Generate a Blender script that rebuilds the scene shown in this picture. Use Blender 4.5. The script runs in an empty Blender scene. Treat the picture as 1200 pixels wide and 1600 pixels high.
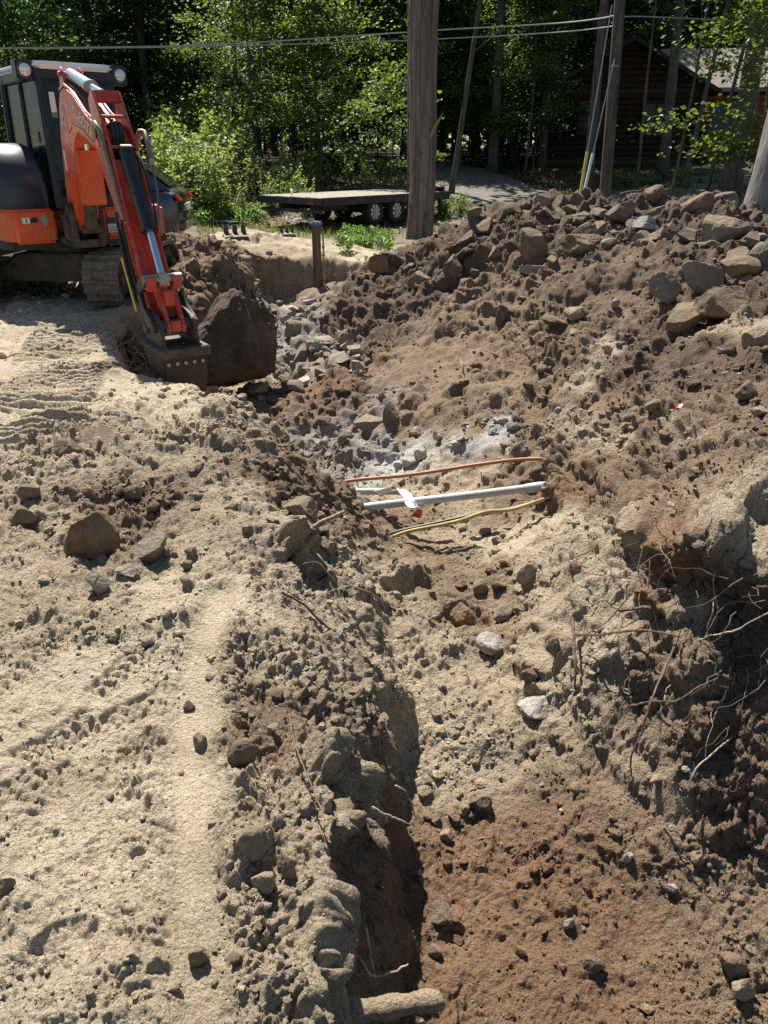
import bpy, bmesh, math, random
import numpy as np
from mathutils import Vector, Matrix

# ------------------------------------------------------------------ camera, sky, sun, exposure
scene = bpy.context.scene
C = scene.collection
CAM_H, PITCH, FPX = 1.65, math.radians(25.0), 1200.0
cam_data = bpy.data.cameras.new('camera')
cam = bpy.data.objects.new('camera', cam_data)
C.objects.link(cam)
cam.location = (0, 0, CAM_H)
cam.rotation_euler = (math.pi / 2 - PITCH, 0, 0)
cam_data.sensor_fit = 'VERTICAL'
cam_data.sensor_height = 36.0
cam_data.lens = 36.0 * FPX / 1600.0
cam_data.clip_start = 0.05
cam_data.clip_end = 2000
scene.camera = cam

SUN_EL, SUN_AZ = math.radians(54), math.radians(-22)      # azimuth from +Y towards +X
SUN_DIR = Vector((math.sin(SUN_AZ) * math.cos(SUN_EL), math.cos(SUN_AZ) * math.cos(SUN_EL), math.sin(SUN_EL)))
world = bpy.data.worlds.new('World')
scene.world = world
world.use_nodes = True
wn = world.node_tree.nodes
sky_node = wn.new('ShaderNodeTexSky')
sky_node.sky_type = 'NISHITA'
sky_node.sun_disc = False
sky_node.sun_elevation = SUN_EL
sky_node.sun_rotation = SUN_AZ % (2 * math.pi)
sky_node.air_density = 1.0
sky_node.dust_density = 0.8
wn['Background'].inputs['Strength'].default_value = 0.06
world.node_tree.links.new(sky_node.outputs['Color'], wn['Background'].inputs['Color'])
sun_data = bpy.data.lights.new('sun', 'SUN')
sun_data.energy = 5.0
sun_data.angle = math.radians(0.53)
sun_data.color = (1.0, 0.945, 0.86)
sun = bpy.data.objects.new('sun', sun_data)
C.objects.link(sun)
sun.rotation_euler = SUN_DIR.to_track_quat('Z', 'Y').to_euler()
scene.view_settings.view_transform = 'Standard'
scene.view_settings.look = 'None'
scene.view_settings.exposure = 1.03
scene.view_settings.gamma = 1.0
scene.view_settings.use_curve_mapping = False
scene.render.engine = 'CYCLES'
scene.cycles.use_denoising = False
scene.cycles.max_bounces = 6
scene.cycles.diffuse_bounces = 3
scene.cycles.transmission_bounces = 4
scene.cycles.transparent_max_bounces = 8

# ------------------------------------------------------------------ helpers
R = math.radians
rng = np.random.default_rng(7)
random.seed(7)
SP, CP = math.sin(PITCH), math.cos(PITCH)


def pix_ray(u, v):
    a, b = (u - 600) / FPX, (800 - v) / FPX
    return np.array((a, CP + b * SP, -SP + b * CP))


def at_dist(u, v, D):
    """the world point seen at picture point u, v, D metres ahead of the camera"""
    d = pix_ray(u, v)
    return Vector((d[0] / d[1] * D, D, CAM_H + d[2] / d[1] * D))


def at_z(u, v, z):
    d = pix_ray(u, v)
    k = (z - CAM_H) / d[2]
    return Vector((d[0] * k, d[1] * k, z))


def tag(o, label=None, cat=None, group=None, kind=None):
    if label: o['label'] = label
    if cat: o['category'] = cat
    if group: o['group'] = group
    if kind: o['kind'] = kind
    return o


def empty(name, loc=(0, 0, 0), rz=0.0):
    o = bpy.data.objects.new(name, None)
    o.location = loc
    o.rotation_euler = (0, 0, rz)
    o.empty_display_size = 0.1
    C.objects.link(o)
    return o


def mesh_np(name, verts, faces, smooth=True):
    """a mesh from numpy arrays; faces is an (n,3) or (n,4) array"""
    me = bpy.data.meshes.new(name)
    verts = np.ascontiguousarray(verts, dtype=np.float32)
    faces = np.ascontiguousarray(faces, dtype=np.int32)
    nf, k = faces.shape
    me.vertices.add(len(verts))
    me.vertices.foreach_set('co', verts.ravel())
    me.loops.add(nf * k)
    me.loops.foreach_set('vertex_index', faces.ravel())
    me.polygons.add(nf)
    me.polygons.foreach_set('loop_start', np.arange(0, nf * k, k, dtype=np.int32))
    me.polygons.foreach_set('loop_total', np.full(nf, k, dtype=np.int32))
    me.polygons.foreach_set('use_smooth', np.full(nf, smooth, dtype=bool))
    me.update(calc_edges=True)
    return me


def add_color(me, cols, name='tint'):
    a = me.attributes.new(name, 'FLOAT_COLOR', 'POINT')
    c = np.ones((len(cols), 4), dtype=np.float32)
    c[:, :3] = cols
    a.data.foreach_set('color', c.ravel())


def link(name, me, mat=None, parent=None, loc=None):
    o = bpy.data.objects.new(name, me)
    if mat is not None:
        me.materials.clear()
        me.materials.append(mat)
    C.objects.link(o)
    if parent is not None: o.parent = parent
    if loc is not None: o.location = loc
    return o


def copy_tree(o, parent=None):
    c = o.copy()
    C.objects.link(c)
    c.parent = parent
    for ch in list(o.children):
        copy_tree(ch, c)
    return c


class MB:
    """collects shapes into one mesh"""
    def __init__(self):
        self.v, self.f = [], []
        self.M = Matrix.Identity(4)

    def _add(self, vs, fs):
        n = len(self.v)
        self.v += [tuple(self.M @ Vector(p)) for p in vs]
        self.f += [tuple(i + n for i in f) for f in fs]

    def box(self, a, b):
        (x0, y0, z0), (x1, y1, z1) = a, b
        self._add([(x0, y0, z0), (x1, y0, z0), (x1, y1, z0), (x0, y1, z0), (x0, y0, z1), (x1, y0, z1), (x1, y1, z1), (x0, y1, z1)],
                  [(3, 2, 1, 0), (4, 5, 6, 7), (0, 1, 5, 4), (1, 2, 6, 5), (2, 3, 7, 6), (3, 0, 4, 7)])
        return self

    def prism(self, pts, axis, a, b):
        """a polygon given in the two axes left over, extruded along axis ('x', 'y', 'z') from a to b"""
        n = len(pts)
        def P(p, q):
            return {'x': (q, p[0], p[1]), 'y': (p[0], q, p[1]), 'z': (p[0], p[1], q)}[axis]
        vs = [P(p, a) for p in pts] + [P(p, b) for p in pts]
        fs = [tuple(range(n))[::-1], tuple(range(n, 2 * n))]
        fs += [(i, (i + 1) % n, n + (i + 1) % n, n + i) for i in range(n)]
        self._add(vs, fs)
        return self

    def loft(self, rings, caps=True, closed=True):
        n = len(rings[0])
        vs = [p for r in rings for p in r]
        fs = []
        for k in range(len(rings) - 1):
            for i in range(n if closed else n - 1):
                j = (i + 1) % n
                fs.append((k * n + i, k * n + j, (k + 1) * n + j, (k + 1) * n + i))
        if caps:
            fs.append(tuple(range(n))[::-1])
            fs.append(tuple((len(rings) - 1) * n + i for i in range(n)))
        self._add(vs, fs)
        return self

    def tube(self, pts, rad, seg=8, caps=True):
        pts = [Vector(p) for p in pts]
        if not hasattr(rad, '__len__'): rad = [rad] * len(pts)
        rings = []
        t0 = (pts[1] - pts[0]).normalized()
        up = Vector((0, 0, 1)) if abs(t0.z) < 0.9 else Vector((1, 0, 0))
        nrm = t0.cross(up).normalized()
        for i, p in enumerate(pts):
            t = (pts[min(i + 1, len(pts) - 1)] - pts[max(i - 1, 0)]).normalized()
            nrm = (nrm - t * nrm.dot(t)).normalized()
            bn = t.cross(nrm)
            rings.append([tuple(p + (nrm * math.cos(2 * math.pi * k / seg) + bn * math.sin(2 * math.pi * k / seg)) * rad[i]) for k in range(seg)])
        return self.loft(rings, caps)

    def cyl(self, p, q, r, seg=16, r2=None):
        return self.tube([p, q], [r, r if r2 is None else r2], seg)

    def build(self, name, mat=None, parent=None, smooth=False, bevel=0, loc=None, seg=2):
        me = bpy.data.meshes.new(name)
        me.from_pydata(self.v, [], self.f)
        bm = bmesh.new()
        bm.from_mesh(me)
        bmesh.ops.recalc_face_normals(bm, faces=bm.faces)
        if bevel:
            es = [e for e in bm.edges if len(e.link_faces) == 2 and e.calc_face_angle(0) > 0.6]
            bmesh.ops.bevel(bm, geom=es, offset=bevel, segments=seg, affect='EDGES', clamp_overlap=True)
        if smooth or bevel:
            for f in bm.faces: f.smooth = True
            for e in bm.edges:
                if len(e.link_faces) == 2 and e.calc_face_angle(0) > 0.7: e.smooth = False
        bm.to_mesh(me)
        bm.free()
        return link(name, me, mat, parent, loc)


# ------------------------------------------------------------------ noise
def _hash(ix, iy, iz, seed):
    h = (ix.astype(np.int64) * 374761393 + iy.astype(np.int64) * 668265263 + iz.astype(np.int64) * 2147483647 + seed * 1274126177) & 0xFFFFFFFF
    h = ((h ^ (h >> 13)) * 1274126177) & 0xFFFFFFFF
    h = ((h ^ (h >> 15)) * 2246822519) & 0xFFFFFFFF
    return h ^ (h >> 16)


def perlin(P, seed=0):
    P = np.asarray(P, dtype=np.float32)
    I = np.floor(P).astype(np.int32)
    F = P - I
    U = F * F * F * (F * (F * 6 - 15) + 10)
    out = 0
    for dx in (0, 1):
        wx = U[:, 0] if dx else 1 - U[:, 0]
        for dy in (0, 1):
            wy = U[:, 1] if dy else 1 - U[:, 1]
            for dz in (0, 1):
                wz = U[:, 2] if dz else 1 - U[:, 2]
                h = _hash(I[:, 0] + dx, I[:, 1] + dy, I[:, 2] + dz, seed)
                gx = ((h & 255) / 127.5 - 1).astype(np.float32)
                gy = (((h >> 8) & 255) / 127.5 - 1).astype(np.float32)
                gz = (((h >> 16) & 255) / 127.5 - 1).astype(np.float32)
                out = out + wx * wy * wz * (gx * (F[:, 0] - dx) + gy * (F[:, 1] - dy) + gz * (F[:, 2] - dz))
    return out


def clods(P, seed, density=0.6, power=0.5):
    """height field of half-buried lumps, one per cell at most: 0..1 in cell units"""
    P = np.asarray(P, dtype=np.float32)
    I0 = np.floor(P - 0.5).astype(np.int32)
    out = np.zeros(len(P), dtype=np.float32)
    for dx in (0, 1):
        for dy in (0, 1):
            for dz in (0, 1):
                ix, iy, iz = I0[:, 0] + dx, I0[:, 1] + dy, I0[:, 2] + dz
                h = _hash(ix, iy, iz, seed)
                jx = ((h & 255) / 255 - .5) * .5 + .5
                jy = (((h >> 8) & 255) / 255 - .5) * .5 + .5
                jz = (((h >> 16) & 255) / 255 - .5) * .5 + .5
                rr = ((h >> 24) & 255) / 255
                rad = np.where(rr < density, .22 + .5 * (rr / density), 1e-3).astype(np.float32)
                ax, ay, az = P[:, 0] - ix - jx, P[:, 1] - iy - jy, P[:, 2] - iz - jz
                th = (h & 1023) / 1023 * 6.28
                c_, s_ = np.cos(th), np.sin(th)
                bx, by = ax * c_ - ay * s_, ax * s_ + ay * c_
                az = az + .5 * bx * np.sin(th * 7)
                by = by * (1 + .5 * np.sin(th * 5))
                d2 = ((np.abs(bx) ** 3 + np.abs(by) ** 3 + np.abs(az) ** 3) ** (2 / 3) / rad ** 2).astype(np.float32)
                out = np.maximum(out, rad * np.clip(1 - d2, 0, 1) ** power)
    return out


def sstep(x, a, b):
    t = np.clip((x - a) / (b - a), 0, 1)
    return t * t * (3 - 2 * t)


# ------------------------------------------------------------------ materials
def new_mat(name):
    m = bpy.data.materials.new(name)
    m.use_nodes = True
    nt = m.node_tree
    return m, nt, nt.nodes['Principled BSDF']


def mat_plain(name, col, rough=0.6, metal=0.0, dirt=0.0, dirt_col=(0.26, 0.2, 0.14), scale=6.0, bump=0.0, bscale=40.0, var=0.12, coat=0.0, stretch=(1, 1, 1)):
    """painted or raw surface: colour with slight mottling, dust patches and fine relief"""
    m, nt, b = new_mat(name)
    N, L = nt.nodes, nt.links
    tc = N.new('ShaderNodeTexCoord')
    mp = N.new('ShaderNodeMapping')
    mp.inputs['Scale'].default_value = stretch
    L.new(tc.outputs['Object'], mp.inputs['Vector'])
    n1 = N.new('ShaderNodeTexNoise')
    n1.inputs['Scale'].default_value = scale
    n1.inputs['Detail'].default_value = 6
    n1.inputs['Roughness'].default_value = 0.65
    L.new(mp.outputs['Vector'], n1.inputs['Vector'])
    mr = N.new('ShaderNodeMapRange')
    mr.inputs['From Min'].default_value = 0.3
    mr.inputs['From Max'].default_value = 0.7
    mr.inputs['To Min'].default_value = 1 - var
    mr.inputs['To Max'].default_value = 1 + var
    L.new(n1.outputs['Fac'], mr.inputs['Value'])
    mul = N.new('ShaderNodeVectorMath')
    mul.operation = 'SCALE'
    mul.inputs[0].default_value = col
    L.new(mr.outputs['Result'], mul.inputs['Scale'])
    out = mul.outputs['Vector']
    if dirt > 0:
        n2 = N.new('ShaderNodeTexNoise')
        n2.inputs['Scale'].default_value = scale * 0.6
        n2.inputs['Detail'].default_value = 8
        n2.inputs['Roughness'].default_value = 0.75
        L.new(mp.outputs['Vector'], n2.inputs['Vector'])
        rp = N.new('ShaderNodeMapRange')
        rp.inputs['From Min'].default_value = 0.72 - dirt * 0.5
        rp.inputs['From Max'].default_value = 0.95 - dirt * 0.4
        L.new(n2.outputs['Fac'], rp.inputs['Value'])
        mx = N.new('ShaderNodeMix')
        mx.data_type = 'RGBA'
        L.new(rp.outputs['Result'], mx.inputs['Factor'])
        L.new(out, mx.inputs['A'])
        mx.inputs['B'].default_value = (*dirt_col, 1)
        out = mx.outputs['Result']
        rr = N.new('ShaderNodeMapRange')
        rr.inputs['To Min'].default_value = rough
        rr.inputs['To Max'].default_value = 0.95
        L.new(rp.outputs['Result'], rr.inputs['Value'])
        L.new(rr.outputs['Result'], b.inputs['Roughness'])
    else:
        b.inputs['Roughness'].default_value = rough
    L.new(out, b.inputs['Base Color'])
    b.inputs['Metallic'].default_value = metal
    b.inputs['Coat Weight'].default_value = coat
    if bump:
        n3 = N.new('ShaderNodeTexNoise')
        n3.inputs['Scale'].default_value = bscale
        n3.inputs['Detail'].default_value = 8
        L.new(mp.outputs['Vector'], n3.inputs['Vector'])
        bp = N.new('ShaderNodeBump')
        bp.inputs['Strength'].default_value = 1.0
        bp.inputs['Distance'].default_value = bump
        L.new(n3.outputs['Fac'], bp.inputs['Height'])
        L.new(bp.outputs['Normal'], b.inputs['Normal'])
    return m


def mat_glass(name, tint=(0.02, 0.025, 0.03), alpha=0.5):
    m, nt, b = new_mat(name)
    N, L = nt.nodes, nt.links
    b.inputs['Base Color'].default_value = (*tint, 1)
    b.inputs['Roughness'].default_value = 0.03
    b.inputs['IOR'].default_value = 1.5
    tr = N.new('ShaderNodeBsdfTransparent')
    tr.inputs['Color'].default_value = (.75, .82, .8, 1)
    mx = N.new('ShaderNodeMixShader')
    mx.inputs['Fac'].default_value = alpha
    L.new(b.outputs['BSDF'], mx.inputs[1])
    L.new(tr.outputs['BSDF'], mx.inputs[2])
    L.new(mx.outputs['Shader'], N['Material Output'].inputs['Surface'])
    return m


def mat_soil(name, base_attr=True, col=(0.3, 0.22, 0.14), grain=1.0):
    """earth: tint from the soil kind stored on the mesh, mottled, with crumbs, fine relief and pale grit"""
    m, nt, b = new_mat(name)
    N, L = nt.nodes, nt.links
    geo = N.new('ShaderNodeNewGeometry')
    if base_attr:
        at = N.new('ShaderNodeAttribute')
        at.attribute_name = 'tint'
        base = at.outputs['Color']
    else:
        rgb = N.new('ShaderNodeRGB')
        rgb.outputs[0].default_value = (*col, 1)
        base = rgb.outputs[0]
    def noise(scale, detail=6, rough=0.6):
        n = N.new('ShaderNodeTexNoise')
        n.inputs['Scale'].default_value = scale
        n.inputs['Detail'].default_value = detail
        n.inputs['Roughness'].default_value = rough
        L.new(geo.outputs['Position'], n.inputs['Vector'])
        return n
    n1, n2, n3 = noise(2.2, 7, .65), noise(26, 5, .7), noise(150, 3, .6)
    def rng_(node, a, bb, lo, hi):
        mr = N.new('ShaderNodeMapRange')
        for k, v in zip(('From Min', 'From Max', 'To Min', 'To Max'), (a, bb, lo, hi)): mr.inputs[k].default_value = v
        L.new(node.outputs['Fac'], mr.inputs['Value'])
        return mr.outputs['Result']
    m1 = N.new('ShaderNodeMath'); m1.operation = 'MULTIPLY'
    L.new(rng_(n1, .3, .7, .8, 1.18), m1.inputs[0]); L.new(rng_(n2, .3, .7, .84, 1.14), m1.inputs[1])
    m2 = N.new('ShaderNodeMath'); m2.operation = 'MULTIPLY'
    L.new(m1.outputs[0], m2.inputs[0]); L.new(rng_(n3, .3, .7, .7, 1.26), m2.inputs[1])
    sc = N.new('ShaderNodeVectorMath'); sc.operation = 'SCALE'
    L.new(base, sc.inputs[0]); L.new(m2.outputs[0], sc.inputs['Scale'])
    vo = N.new('ShaderNodeTexVoronoi')
    vo.inputs['Scale'].default_value = 55
    vo.inputs['Randomness'].default_value = 1
    L.new(geo.outputs['Position'], vo.inputs['Vector'])
    lt = N.new('ShaderNodeMath'); lt.operation = 'LESS_THAN'; lt.inputs[1].default_value = 0.16
    L.new(vo.outputs['Distance'], lt.inputs[0])
    sx = N.new('ShaderNodeSeparateColor'); L.new(vo.outputs['Color'], sx.inputs[0])
    gt = N.new('ShaderNodeMath'); gt.operation = 'GREATER_THAN'; gt.inputs[1].default_value = 0.86
    L.new(sx.outputs[0], gt.inputs[0])
    gm = N.new('ShaderNodeMath'); gm.operation = 'MULTIPLY'
    L.new(lt.outputs[0], gm.inputs[0]); L.new(gt.outputs[0], gm.inputs[1])
    gs = N.new('ShaderNodeMath'); gs.operation = 'MULTIPLY'; gs.inputs[1].default_value = 0.55 * grain
    L.new(gm.outputs[0], gs.inputs[0])
    mx = N.new('ShaderNodeMix'); mx.data_type = 'RGBA'
    L.new(gs.outputs[0], mx.inputs['Factor']); L.new(sc.outputs['Vector'], mx.inputs['A'])
    mx.inputs['B'].default_value = (.5, .47, .41, 1)
    L.new(mx.outputs['Result'], b.inputs['Base Color'])
    b.inputs['Roughness'].default_value = 0.95
    b.inputs['Specular IOR Level'].default_value = 0.15
    wv = N.new('ShaderNodeVectorMath'); wv.operation = 'MULTIPLY_ADD'; wv.inputs[1].default_value = (.02, .02, .02)
    nw = noise(40, 4, .6)
    L.new(nw.outputs['Color'], wv.inputs[0]); L.new(geo.outputs['Position'], wv.inputs[2])
    def cells(scale, w):
        v_ = N.new('ShaderNodeTexVoronoi'); v_.inputs['Scale'].default_value = scale; v_.inputs['Randomness'].default_value = 1
        L.new(wv.outputs['Vector'], v_.inputs['Vector'])
        q = N.new('ShaderNodeMath'); q.operation = 'MULTIPLY'; q.inputs[1].default_value = -w
        L.new(v_.outputs['Distance'], q.inputs[0]); return q.outputs[0]
    nb = noise(85, 9, .78)
    s1 = N.new('ShaderNodeMath'); s1.operation = 'ADD'; L.new(cells(75, .55), s1.inputs[0]); L.new(cells(190, .28), s1.inputs[1])
    s2 = N.new('ShaderNodeMath'); s2.operation = 'ADD'; L.new(s1.outputs[0], s2.inputs[0]); L.new(nb.outputs['Fac'], s2.inputs[1])
    bp = N.new('ShaderNodeBump'); bp.inputs['Strength'].default_value = 1.0; bp.inputs['Distance'].default_value = 0.016 * grain
    L.new(s2.outputs[0], bp.inputs['Height'])
    L.new(bp.outputs['Normal'], b.inputs['Normal'])
    return m
# ------------------------------------------------------------------ the ground: bank, trench, spoil heap, far ground as one sheet
def tps_fit(pts, lam=2e-3):
    """thin plate through points (x, y, z), worked in (x/y, ln y) so near and far get detail alike"""
    P = np.array([(x / y, math.log(y)) for x, y, z in pts])
    z = np.array([p[2] for p in pts])
    n = len(P)
    d = np.linalg.norm(P[:, None] - P[None], axis=2)
    K = np.where(d > 0, d * d * np.log(np.maximum(d, 1e-9)), 0) + lam * np.eye(n)
    A = np.zeros((n + 3, n + 3))
    A[:n, :n] = K
    A[:n, n] = 1; A[:n, n + 1:] = P
    A[n, :n] = 1; A[n + 1:, :n] = P.T
    w = np.linalg.solve(A, np.concatenate([z, np.zeros(3)]))
    return P, w


def tps_eval(fit, s, t):
    P, w = fit
    out = w[len(P)] + w[len(P) + 1] * s + w[len(P) + 2] * t
    for (a, b), k in zip(P, w):
        d2 = (s - a) ** 2 + (t - b) ** 2
        out = out + k * 0.5 * d2 * np.log(np.maximum(d2, 1e-12))
    return out


def PZ(*rows): return [tuple(at_z(u, v, z)) for u, v, z in rows]
def PD(*rows): return [tuple(at_dist(u, v, D)) for u, v, D in rows]


# left bank and the far ground (x, y, z)
LEFT = PZ((0, 1600, 0), (250, 1600, .0), (450, 1590, -.02), (0, 1400, .01), (200, 1400, 0), (400, 1400, .01), (500, 1450, -.05), (0, 1200, .02),
          (150, 1150, .0), (250, 1180, -.01), (300, 1100, -.01), (400, 1200, .02), (500, 1200, -.01), (540, 1200, -.06), (0, 1000, .03), (150, 1000, .03), (330, 980, .0), (430, 1000, .02),
          (500, 1050, -.1), (560, 1100, -.25), (600, 1115, -.36), (470, 940, -.04), (540, 1000, -.25), (0, 860, .06), (130, 860, .08), (250, 850, .06), (350, 850, .06), (400, 830, .04),
          (450, 860, -.05), (0, 740, .09), (120, 720, .12), (240, 740, .08), (330, 740, .12), (370, 720, .13), (0, 640, .06), (120, 640, .08), (250, 640, .08),
          (335, 640, .18), (325, 600, .16), (265, 606, -.06), (220, 600, -.02), (0, 560, .0), (100, 560, .0), (180, 540, .02), (0, 490, .06), (120, 480, .08), (160, 500, .05))
LEFT += [(-4, 9.6, .08), (-3.2, 9.4, .08), (-5.5, 10, .1), (-3.4, 10.6, .12), (-4.2, 11.5, .1), (-2.8, 10.4, .3), (-2.65, 11.0, .48), (-2.75, 11.9, .62), (-3.4, 12.0, .5), (-2.2, 11.9, .4),
         (-2.1, 12.8, .25), (-1.9, 13.6, .1), (-1.2, 13.7, .05), (-.3, 13.6, .1), (.3, 13.6, .15), (-2.2, 14.8, .4), (-1.7, 15.2, .3), (-3.2, 14, .3), (-3.9, 14, .0), (-5, 14, 0),
         (.7, 16.7, .1), (1.6, 16.5, .15), (-.5, 15.5, .0), (-3, 17, .05), (-6, 17, 0), (3, 18, .0), (8, 17, .1), (14, 17, .2), (0, 18.5, -.05), (-4, 22, 0), (0, 23, -.1), (6, 22, .1), (16, 24, .8), (-16, 24, .4),
         (-8, 28, .75), (0, 28, .5), (5, 28, .42), (12, 29, .95), (20, 30, 1.2), (-20, 30, .9), (-10, 36, 1.3), (0, 36, 1.2), (8, 36, 1.1), (16, 36, 1.45), (-30, 50, 1.7), (0, 50, 1.5), (30, 50, 1.8),
         (-60, 90, 2), (0, 90, 2), (60, 90, 2), (-300, 300, 3), (0, 300, 3), (300, 300, 3), (-1, .5, 0), (0, .5, 0), (1, .5, 0), (2, 1, 0), (-2.5, 1.2, .02), (-6, 3, .05), (-9, 6, .1), (-12, 10, .1)]
# trench bottom, right slope and spoil heap
TREN = PZ((650, 1590, -.95), (900, 1590, -.96), (1190, 1590, -.84), (900, 1400, -.9), (680, 1300, -.9), (1050, 1400, -.8), (1190, 1420, -.7), (1100, 1330, -.69), (800, 1200, -.81), (650, 1170, -.78),
          (950, 1200, -.66), (780, 1030, -.67), (900, 1050, -.55), (640, 1000, -.62), (960, 1000, -.47), (1000, 1150, -.55), (1100, 1240, -.57), (1190, 1320, -.62),
          (700, 900, -.58), (620, 900, -.5), (760, 940, -.64), (800, 870, -.5), (880, 880, -.38), (650, 835, -.64), (740, 800, -.72), (720, 760, -.72), (830, 800, -.5), (600, 800, -.66), (660, 770, -.74),
          (600, 720, -.8), (660, 720, -.72), (520, 690, -.92), (450, 640, -.72), (560, 650, -.76), (500, 610, -.68), (500, 590, -.72), (480, 560, -.62), (430, 530, -.62), (400, 500, -.55), (470, 480, -.55), (440, 468, -.52),
          (430, 640, -.75), (400, 620, -.75))
TREN += PD((550, 540, 9.0), (560, 420, 11.6), (520, 470, 11.2), (580, 410, 11.2), (640, 400, 11.0), (700, 352, 11), (760, 322, 10.6), (830, 318, 10.3), (900, 314, 10), (1000, 322, 9.6), (1080, 324, 9.1), (1140, 332, 8.7), (1200, 356, 8.2),
           (700, 450, 9.5), (620, 500, 9.3), (550, 500, 9.9), (700, 600, 7.0), (640, 560, 8.0), (620, 640, 6.9), (800, 500, 8.0), (800, 420, 9.0), (900, 400, 8.8), (900, 500, 7.4), (900, 600, 6.2), (800, 650, 6.0), (780, 700, 5.5), (700, 680, 6.0),
           (880, 720, 5.0), (850, 765, 4.75), (1000, 700, 4.6), (1000, 600, 5.6), (1000, 500, 6.8), (1000, 400, 8.0), (1150, 600, 4.7), (1150, 500, 5.8), (1150, 400, 7.2), (1190, 700, 3.6), (1100, 700, 3.8),
           (940, 800, 3.85), (900, 820, 4.0))
BANK = PD((1000, 700, 4.3), (1000, 600, 5.5), (1000, 500, 6.8), (1150, 600, 4.65), (1150, 500, 5.8), (1190, 700, 3.4), (1100, 700, 3.62), (1090, 790, 2.98), (1000, 790, 3.45), (940, 800, 3.7), (900, 700, 4.9)) + [(1.16, 3.1, .12), (1.24, 2.8, .2), (1.45, 2.62, .25), (1.6, 2.6, .27), (2.0, 2.5, .3), (2.6, 2.2, .3), (1.9, 3.0, .36), (3.2, 2.2, .35), (3, 3.4, .5), (4, 4.5, .8), (4, 1.5, .3), (1.1, 3.6, .02), (.8, 3.4, -.1)]
TREN += [(1.45, 2.6, -.5), (1.9, 2.6, -.45), (1.55, 2.9, -.45), (2.2, 2.2, -.5), (2.6, 2.75, -.4), (3.6, 4.2, .4), (4.5, 6, .9), (6, 8.0, 1.0), (7, 9, .8), (4, 2, -.3), (2.4, 1.4, -.7),
         (2.8, 12.0, .75), (1.6, 12.0, .45), (4.2, 11.7, .6), (5.5, 10.7, .5), (3.4, 13.6, .15), (5.4, 12.8, .1), (7.5, 11.5, .15), (1.2, 13.5, .15), (9, 10, .2), (1.3, .6, -.9), (.4, .6, -.95), (2, .9, -.8), (.1, 1.2, -.95),
         (.2, 15, .1), (5, 15, .05), (10, 15, .1), (12, 8, .4)]
FIT_L, FIT_T, FIT_B = tps_fit(LEFT), tps_fit(TREN), tps_fit(BANK)
# top edge of the cut: x, y, width of the slope inside it
EDGE = [(-.13, .3, .2), (-.13, 1.2, .19), (-.14, 1.5, .2), (-.11, 1.82, .2), (-.03, 2.2, .13), (0, 2.5, .1), (-.12, 2.85, .3), (-.42, 3.2, .55), (-.6, 3.6, .7), (-.74, 3.9, .9), (-1.0, 4.6, 1.1), (-1.12, 5.0, .95), (-1.42, 5.6, .5),
        (-1.62, 6.1, .35), (-2.1, 6.35, .3), (-2.4, 6.8, .3), (-2.62, 7.4, .35), (-3.0, 8.3, .3), (-2.7, 8.9, .4), (-2.45, 9.6, .6), (-2.2, 11.0, .7), (-2.3, 12.6, .5), (-2.25, 13.2, .25), (-1.2, 13.35, .22), (-.35, 13.25, .25), (.1, 12.9, .4),
        (.6, 13.6, .8), (2, 14.6, 1.5), (8, 15, 2), (13, 12, 2), (13, .3, 1)]
# lip of the undercut bank on the right: x, y
LIP = [(1.06, 4.3, .5), (1.08, 4.0, .5), (1.13, 3.6, .5), (1.2, 3.15, .6), (1.3, 2.85, .62), (1.5, 2.66, .7), (1.72, 2.5, .7), (2.2, 2.1, .7), (3.4, 1.3, .6)]


def seg_dist(X, Y, chain, closed):
    """distance to a polyline, third value of the nearest place, side (+1 left of travel)"""
    best = np.full(X.shape, 1e9); val = np.zeros(X.shape); side = np.ones(X.shape)
    n = len(chain)
    for i in range(n if closed else n - 1):
        a, b = chain[i], chain[(i + 1) % n]
        ax, ay, bx, by = a[0], a[1], b[0], b[1]
        dx, dy = bx - ax, by - ay
        t = np.clip(((X - ax) * dx + (Y - ay) * dy) / (dx * dx + dy * dy), 0, 1)
        d = np.hypot(X - ax - t * dx, Y - ay - t * dy)
        m = d < best
        best = np.where(m, d, best)
        if len(a) > 2: val = np.where(m, a[2] + t * (b[2] - a[2]), val)
        side = np.where(m, np.sign(dx * (Y - ay) - dy * (X - ax)), side)
    return best, val, side


def inside(X, Y, poly):
    c = np.zeros(X.shape, bool)
    n = len(poly)
    for i in range(n):
        x0, y0 = poly[i][:2]; x1, y1 = poly[(i + 1) % n][:2]
        if y0 == y1: continue
        k = ((y0 > Y) != (y1 > Y)) & (X < (x1 - x0) * (Y - y0) / (y1 - y0) + x0)
        c ^= k
    return c


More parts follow.
